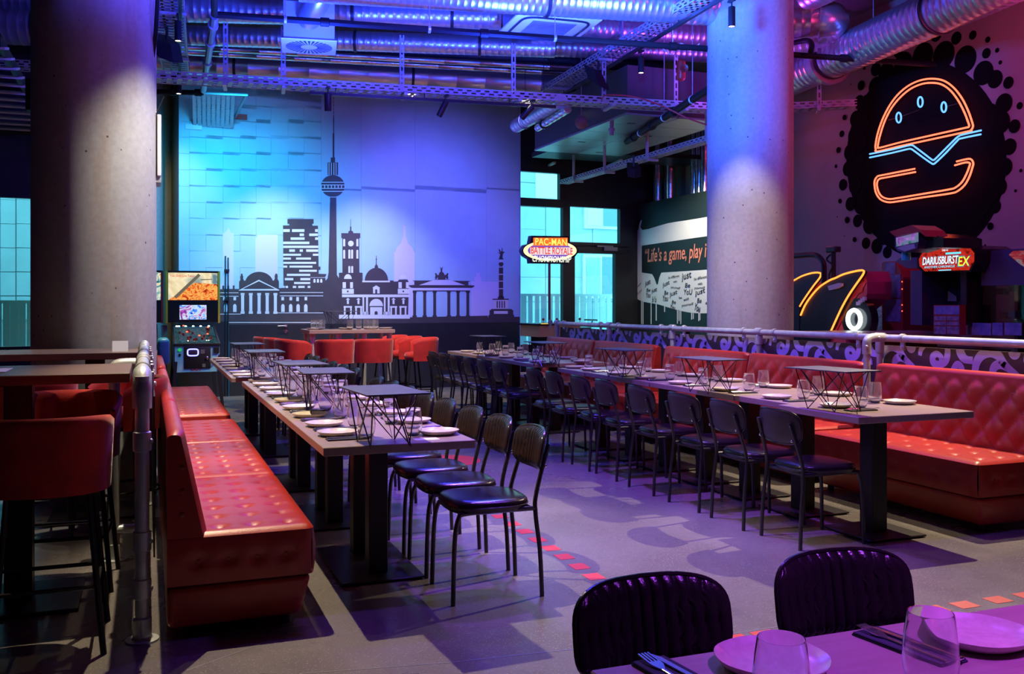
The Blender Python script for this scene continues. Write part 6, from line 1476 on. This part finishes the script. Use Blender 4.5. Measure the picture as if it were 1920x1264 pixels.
# ---- racing game seats (side shells with orange LED piping), planes of constant X
def shell(label, X, pts, led, grp, th=.5):
    c = PX(*pts[0], X); t = thing('racing_seat_shell', label, 'racing game', (X, c.y, 0), 0, grp)
    P = [PX(*p, X) for p in pts]; P = [Vector((X, p.y, max(p.z, .02))) for p in P]
    obj('side_panel', MB().prism(P, (1, 0, 0), .05), 'black', t, world=True, smooth=0)
    obj('seat_body', MB().prism([Vector((X+.05, p.y*.97+.03*P[0].y, p.z*.93)) for p in P], (1, 0, 0), th), 'magenta', t, world=True, smooth=0)
    for l in led: obj('led_strip', MB().tube(smoothpath([PX(*p, X-.012) for p in l], 5), .011, 6), 'ledorange', t, world=True)
    return t
q = lambda x, y: (1480+x/4.364, 400+y/4.363)
X1 = 7.45
led1a = [q(*p) for p in ((92, 835), (130, 750), (185, 670), (250, 600), (330, 548), (375, 530), (440, 500), (520, 478), (590, 466), (612, 474))]
led1b = [q(*p) for p in ((612, 474), (600, 505), (540, 590), (480, 680), (430, 770), (385, 865), (340, 965), (322, 1010))]
RS = shell('front black racing game shell with orange light piping and glowing ring wheel', X1, [q(92, 860)]+led1a[1:]+led1b[1:]+[q(250, 1300), q(60, 1300), q(85, 1000)], [led1a, led1b], 'racing seat shells', .30)
led2a = [q(*p) for p in ((-60, 600), (35, 550), (100, 515), (170, 492), (225, 485), (258, 490))]; led2b = [q(*p) for p in ((258, 490), (250, 525), (200, 590), (150, 660), (110, 720), (85, 762))]
shell('rear black racing seat shell with orange light piping', X1+.75, led2a+led2b[1:]+[q(60, 1900), q(-60, 1900)], [led2a, led2b], 'racing seat shells', .3)
# magenta outer cowl with wheel
t = RS
P = [PX(*q(*p), X1+.06) for p in ((612, 474), (636, 560), (636, 660), (620, 700), (560, 745), (480, 820), (450, 880), (455, 940), (480, 1300), (330, 1300), (345, 965), (400, 840), (480, 690), (560, 570))]
obj('cowl', MB().prism([Vector((X1+.06, p.y, max(.02, p.z))) for p in P], (1, 0, 0), .35), 'magenta', t, world=True, smooth=0)
P = [PX(*q(*p), X1+.05) for p in ((560, 570), (605, 548), (600, 640), (500, 700), (430, 820), (385, 940), (400, 840), (480, 690))]
obj('cowl_stripe', MB().prism(P, (1, 0, 0), .02), 'redtrim', t, world=True, smooth=0)
wc = PX(*q(530, 868), X1+.0); rr = .125
def yring(c, r, rt, n=28): return MB().tube([c+Vector((0, r*cos(2*pi*i/n), r*1.02*sin(2*pi*i/n))) for i in range(n)], rt, 8, closed=True)
obj('wheel_hub', MB().lathe([(0, 0), (.24, 0), (.24, .1), (0, .1)], 28, wc+Vector((.03, 0, 0)), (1, 0, 0)), 'blackgl', t, world=True)
obj('wheel_ring', yring(wc, rr*.82, .024), 'lenswhite', t, world=True, label='glowing white ring of the wheel')
mb = MB()
for k in range(4): p = PX(*q(555+k*17, 738-k*13), X1); mb.box(p.x, p.x+.03, p.y-.02, p.y+.02, p.z-.02, p.z+.02)
obj('cowl_tooth', mb, 'white', t, world=True, smooth=0)
obj('roll_bar', MB().tube(smoothpath([PX(*q(*p), X1+.5) for p in ((-40, 350), (35, 350), (170, 340), (230, 350), (275, 400), (283, 470), (283, 620), (283, 1100))], 4), .035, 10), 'black', RS, world=True, label='thick black roll bar')
t = RS
a, b = PX(*q(362, 590), X1+.05), PX(*q(360, 320), X1+.05)
obj('post_tube', MB().tube([a, b], .028, 10), 'black', t, world=True); obj('camera_head', MB().rbox(-.05, .05, -.08, .08, 0, .07, .01, 1, Matrix.Translation(b)), 'black', t, world=True)
obj('taped_cable', MB().tube(smoothpath([a+Vector((-.03, 0, 0)), a.lerp(b, .3)+Vector((-.04, .03, 0)), a.lerp(b, .6)+Vector((-.04, -.03, 0)), a.lerp(b, .8)+Vector((-.04, .07, 0)), b], 5), .012, 6), 'wire', t, world=True)
obj('cup_holder', MB().prism([PX(*q(*p), X1-.03) for p in ((312, 595), (400, 570), (428, 575), (425, 595), (390, 615), (322, 630))], (1, 0, 0), .08), 'white', t, world=True, smooth=0)
# tread plate behind
A_, B_ = PX(*q(600, 765), 8.6), PX(*q(770, 920), 8.6)
t = tag(obj('tread_plate', MB().box(8.6, 8.64, B_.y, A_.y, 0, A_.z), 'tread', smooth=0), 'studded metal tread plate between the racing game and the tall cabinet', 'panel')
mb = MB()
for i in range(9):
    for j in range(9):
        p = Vector((8.6, B_.y+(i+.5)*(A_.y-B_.y)/9, A_.z-.05-j*.07)); s = 1 if (i+j) % 2 else -1; mb.bar(p+Vector((-.003, -.02, -.015*s)), p+Vector((-.003, .02, .015*s)), .012, .006, up=(1, 0, 0))
o = obj('tread_stud', mb, 'tread', t, world=True, smooth=0)
# ---- tall red framed cabinet
def xbox(mb, px0, py0, px1, py1, X, dep):
    a = PX(px0, py0, X); b = PX(px1, py1, X); return mb.box(X, X+dep, min(a.y, b.y), max(a.y, b.y), min(a.z, b.z), max(a.z, b.z))
Xc = 8.0
t = thing('prize_cabinet', 'tall red framed cabinet with blue poster panels', 'cabinet', (Xc, PX(1675, 600, Xc).y, 0))
a = PX(*q(770, 395), Xc); b = PX(*q(930, 395), Xc)
P = [PX(*q(*p), Xc) for p in ((757, 495), (757, 410), (775, 395), (865, 392), (885, 420), (915, 490), (930, 520), (930, 905), (800, 905), (765, 885))]
P = [Vector((Xc, p.y, p.z)) for p in P]; P2 = [p for p in P]; P2[-3].z = .02; P2[-2].z = .02; P2[-1].z = .02
obj('cabinet_body', MB().prism(P2, (1, 0, 0), .5), 'redcab', t, world=True, smooth=0)
postm = mat('poster_blue', (.10, .10, .28), .4, noise=.9, nscale=14, c2=(.25, .20, .38)); postr = mat('poster_pale', (.30, .18, .26), .4, noise=.8, nscale=22, c2=(.08, .05, .12))
for r_ in ((778, 505, 908, 690), (778, 702, 910, 888), (780, 405, 865, 495)):
    mb = MB(); xbox(mb, *q(r_[0], r_[1]), *q(r_[2], r_[3]), Xc-.01, .012); obj('poster_panel', mb, postm, t, world=True, smooth=0)
mb = MB()
for yy in (560, 620, 750, 800): p = PX(*q(924, yy), Xc-.01); mb.lathe([(0, 0), (.006, 0), (.006, .006), (0, .007)], 8, p, (-1, 0, 0))
obj('side_lamp', mb, lampr, t, world=True)
# ---- Darius cabinet: big dark hood with lit sign
Xs = 7.7
t = thing('arcade_cabinet', 'dark arcade cabinet with glowing red space-shooter sign', 'arcade game', (Xs, PX(1770, 560, Xs).y, 0))
P = [PX(*q(*p), Xs) for p in ((1045, 380), (1090, 290), (1470, 262), (1520, 290), (1520, 400), (1480, 480), (1090, 480), (1045, 440))]
obj('sign_hood', MB().prism(P, (1, 0, 0), .5), 'blackgl', t, world=True, smooth=0)
P = [PX(*q(*p), Xs-.01) for p in ((1060, 375), (1100, 302), (1465, 274), (1508, 325), (1508, 390), (1465, 465), (1110, 475), (1065, 430))]
obj('sign_face', MB().prism(P, (1, 0, 0), .008), artmat('sign_red', [(.10, .004, .002), (.5, .02, .01), (.65, .03, .02), (.12, .004, .003)], 8, .9), t, world=True, smooth=0)
def xtext(s, x0, y0, x1, y1, h, X, m, par, sh=0, nm='sign_lettering'):
    """baseline from (x0,y0) to (x1,y1), h pixels tall"""
    a = PX(x0, y0, X); b = PX(x1, y1, X); D = (a-EYE).dot(Vector((S_, C_, 0)))
    text(nm, s, m, par, a, Vector((0, -1, 0)), ZU, a.y-b.y, h*D/FPX, sh, .0)
lw = emi('letter_ice', (.75, .92, 1), 1.5); ly = emi('letter_lime', (.75, .85, .05), 1.3); lb_ = emi('letter_cyan', (.15, .75, 1), 1.2); lgr = emi('letter_navy', (.02, .22, .42), 1.0)
for (s, b, h, m_, d) in (('DARIUSBURST', (1085, 428, 1375, 412), 72, lgr, .014), ('DARIUSBURST', (1090, 424, 1378, 408), 62, lw, .018), ('EX', (1372, 440, 1478, 432), 92, lgr, .014), ('EX', (1380, 432, 1470, 424), 76, ly, .018), ('ANOTHER CHRONICLE', (1102, 452, 1352, 444), 18, lb_, .018), ('TAITO', (1246, 312, 1298, 309), 18, lw, .018)):
    xtext(s, *q(b[0], b[1]), *q(b[2], b[3]), h/4.364, Xs-d, m_, t, .12)
mb = MB(); xbox(mb, *q(1278, 322), *q(1402, 330), Xs-.016, .003); xbox(mb, *q(1220, 463), *q(1322, 467), Xs-.016, .003); obj('sign_small_line', mb, lb_, t, world=True, smooth=0)
mb = MB(); xbox(mb, *q(990, 470), *q(1085, 915), Xs+.05, .5); obj('side_pillar', mb, 'dkpurple', t, world=True, smooth=0)
mb = MB(); xbox(mb, *q(1400, 480), *q(1450, 915), Xs+.1, .4); obj('side_pillar', mb, 'black', t, world=True, smooth=0)
mb = MB(); xbox(mb, *q(1085, 480), *q(1400, 915), Xs+.4, .1); obj('screen_recess', mb, 'black', t, world=True, smooth=0)
P = [PX(*q(*p), Xs+.02) for p in ((870, 395), (905, 365), (1045, 360), (1045, 450), (960, 450))]; obj('hood_wing', MB().prism(P, (1, 0, 0), .4), 'dkpurple', t, world=True, smooth=0)
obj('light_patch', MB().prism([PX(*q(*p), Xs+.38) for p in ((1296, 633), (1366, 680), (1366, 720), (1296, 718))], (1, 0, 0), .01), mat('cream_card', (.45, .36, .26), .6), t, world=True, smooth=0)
mb = MB(); xbox(mb, *q(1180, 750), *q(1395, 995), Xs, .08); o = obj('move_list_board', mb, 'redcab', t, world=True, smooth=0)
for r_ in ((1186, 758, 1390, 828), (1186, 842, 1282, 878), (1290, 842, 1390, 878), (1186, 886, 1282, 918), (1290, 886, 1390, 918), (1186, 925, 1282, 990), (1290, 925, 1390, 990)):
    mb = MB(); xbox(mb, *q(r_[0], r_[1]), *q(r_[2], r_[3]), Xs-.006, .006); obj('move_list_panel', mb, postr if r_[1] > 800 else postm, o, world=True, smooth=0)
obj('cabinet_base', MB().box(Xs, Xs+.6, PX(*q(1450, 900), Xs).y, PX(*q(990, 900), Xs).y, 0, .95), 'black', t, world=True, smooth=0)
# ---- hanging lit display
Xh = 7.15
t = thing('hanging_display', 'angular purple-lit game display hanging before the burger wall', 'display', (Xh, PX(*q(960, 230), Xh).y, PX(*q(960, 310), Xh).z))
obj('display_case', MB().prism([PX(*q(*p), Xh) for p in ((865, 195), (1055, 150), (1055, 235), (1045, 290), (940, 320), (890, 310), (862, 280))], (1, 0, 0), .3), 'dkpurple', t, world=True, smooth=0)
obj('display_screen', MB().prism([PX(*q(*p), Xh-.01) for p in ((872, 200), (1050, 158), (1050, 232), (1020, 240), (875, 272))], (1, 0, 0), .01), artmat('display_violet', [(.02, .10, .12), (.12, .25, .35), (.35, .12, .55), (.08, .05, .2)], 6, .8), t, world=True, smooth=0)
obj('display_crest', MB().prism([PX(*q(*p), Xh-.05) for p in ((818, 150), (1000, 96), (1070, 135), (1115, 190), (1060, 150), (865, 190))], (1, 0, 0), .3), 'redcab', t, world=True, smooth=0)
xtext('MASTER', *q(955, 222), *q(1030, 208), 22/4.364, Xh-.014, emi('violet_letter', (.6, .2, .9), .8), t)
obj('display_chin', MB().prism([PX(*q(*p), Xh-.008) for p in ((880, 285), (940, 262), (1020, 250), (1030, 285), (945, 312))], (1, 0, 0), .01), mat('chin_grey', (.3, .3, .32), .3), t, world=True, smooth=0)
mb = MB().tube([PX(*q(955, 320), Xh+.1), PX(*q(955, 385), Xh+.1)], .045, 10); obj('display_neck', mb, 'teal', t, world=True)
obj('display_arm', MB().prism([PX(*q(*p), Xh+.1) for p in ((1070, 180), (1140, 165), (1260, 200), (1260, 280), (1050, 290))], (1, 0, 0), .5), 'blackgl', t, world=True, smooth=0)
# ---- claw machine row at the far right
Xk = 7.9
t = thing('claw_machine', 'dark glass-fronted prize machine at the far right', 'arcade game', (Xk, PX(1880, 560, Xk).y, 0))
p0 = PX(*q(1570, 310), Xk); p1 = PX(1960, 610, Xk)
obj('machine_body', MB().box(Xk+.5, Xk+.75, p1.y, p0.y, 0, p0.z), 'black', t, world=True, smooth=0)
obj('machine_top', MB().box(Xk, Xk+.75, p1.y, p0.y, p0.z-.35, p0.z), 'dkpurple', t, world=True, smooth=0)
obj('machine_base', MB().box(Xk, Xk+.75, p1.y, p0.y, 0, .85), 'black', t, world=True, smooth=0)
obj('machine_window', MB().add([Vector((Xk+.01, p1.y, .85)), Vector((Xk+.01, p0.y, .85)), Vector((Xk+.01, p0.y, p0.z-.35)), Vector((Xk+.01, p1.y, p0.z-.35))], [(0, 1, 2, 3)]), pane('smoked_glass', (.5, .5, .5), .05), t, world=True, smooth=0)
P = [PX(*q(*p), Xk-.01) for p in ((1830, 308), (2000, 302), (2000, 480), (1890, 420), (1795, 340))]
obj('corner_screen', MB().prism(P, (1, 0, 0), .02), artmat('screen_red', [(.05, .02, .03), (.45, .03, .05), (.3, .25, .3), (.08, .1, .12)], 5, .6), t, world=True, smooth=0)
for k, (x, y, w_, h, m_) in enumerate(((1688, 612, 60, 52, 'redtrim'), (1715, 810, 55, 52, 'redtrim'), (1780, 600, 20, 40, 'grey'), (1820, 590, 20, 50, 'grey'), (1790, 800, 60, 50, 'grey'))):
    mb = MB(); xbox(mb, *q(x, y), *q(x+w_, y+h), Xk+.25, .08)
    tag(obj('prize_box', mb, m_, smooth=0), ['red boxed prize, upper, inside the dark prize machine', 'red boxed prize, lower, inside the dark prize machine', 'slim grey prize, left of two, inside the dark prize machine', 'slim grey prize, right of two, inside the dark prize machine', 'grey boxed prize at the bottom of the dark prize machine'][k], 'box', 'prizes in the dark machine')
mb = MB(); xbox(mb, *q(1490, 735), *q(1572, 748), Xk+.2, .2); xbox(mb, *q(1535, 665), *q(1548, 735), Xk+.2, .05); tag(obj('prize_stand', mb, 'amber', smooth=0), 'small yellowish prize stand inside the dark machine', 'stand')
for k, (x0, x1) in enumerate(((1460, 1650), (1660, 1745), (1760, 1900))):
    mb = MB(); xbox(mb, *q(x0, 895), *q(x1, 1000), Xk-.02, .01); tag(obj('notice_board', mb, postm, smooth=0), ['left', 'middle', 'right'][k]+' dark printed panel on the base of the prize machine', 'panel')
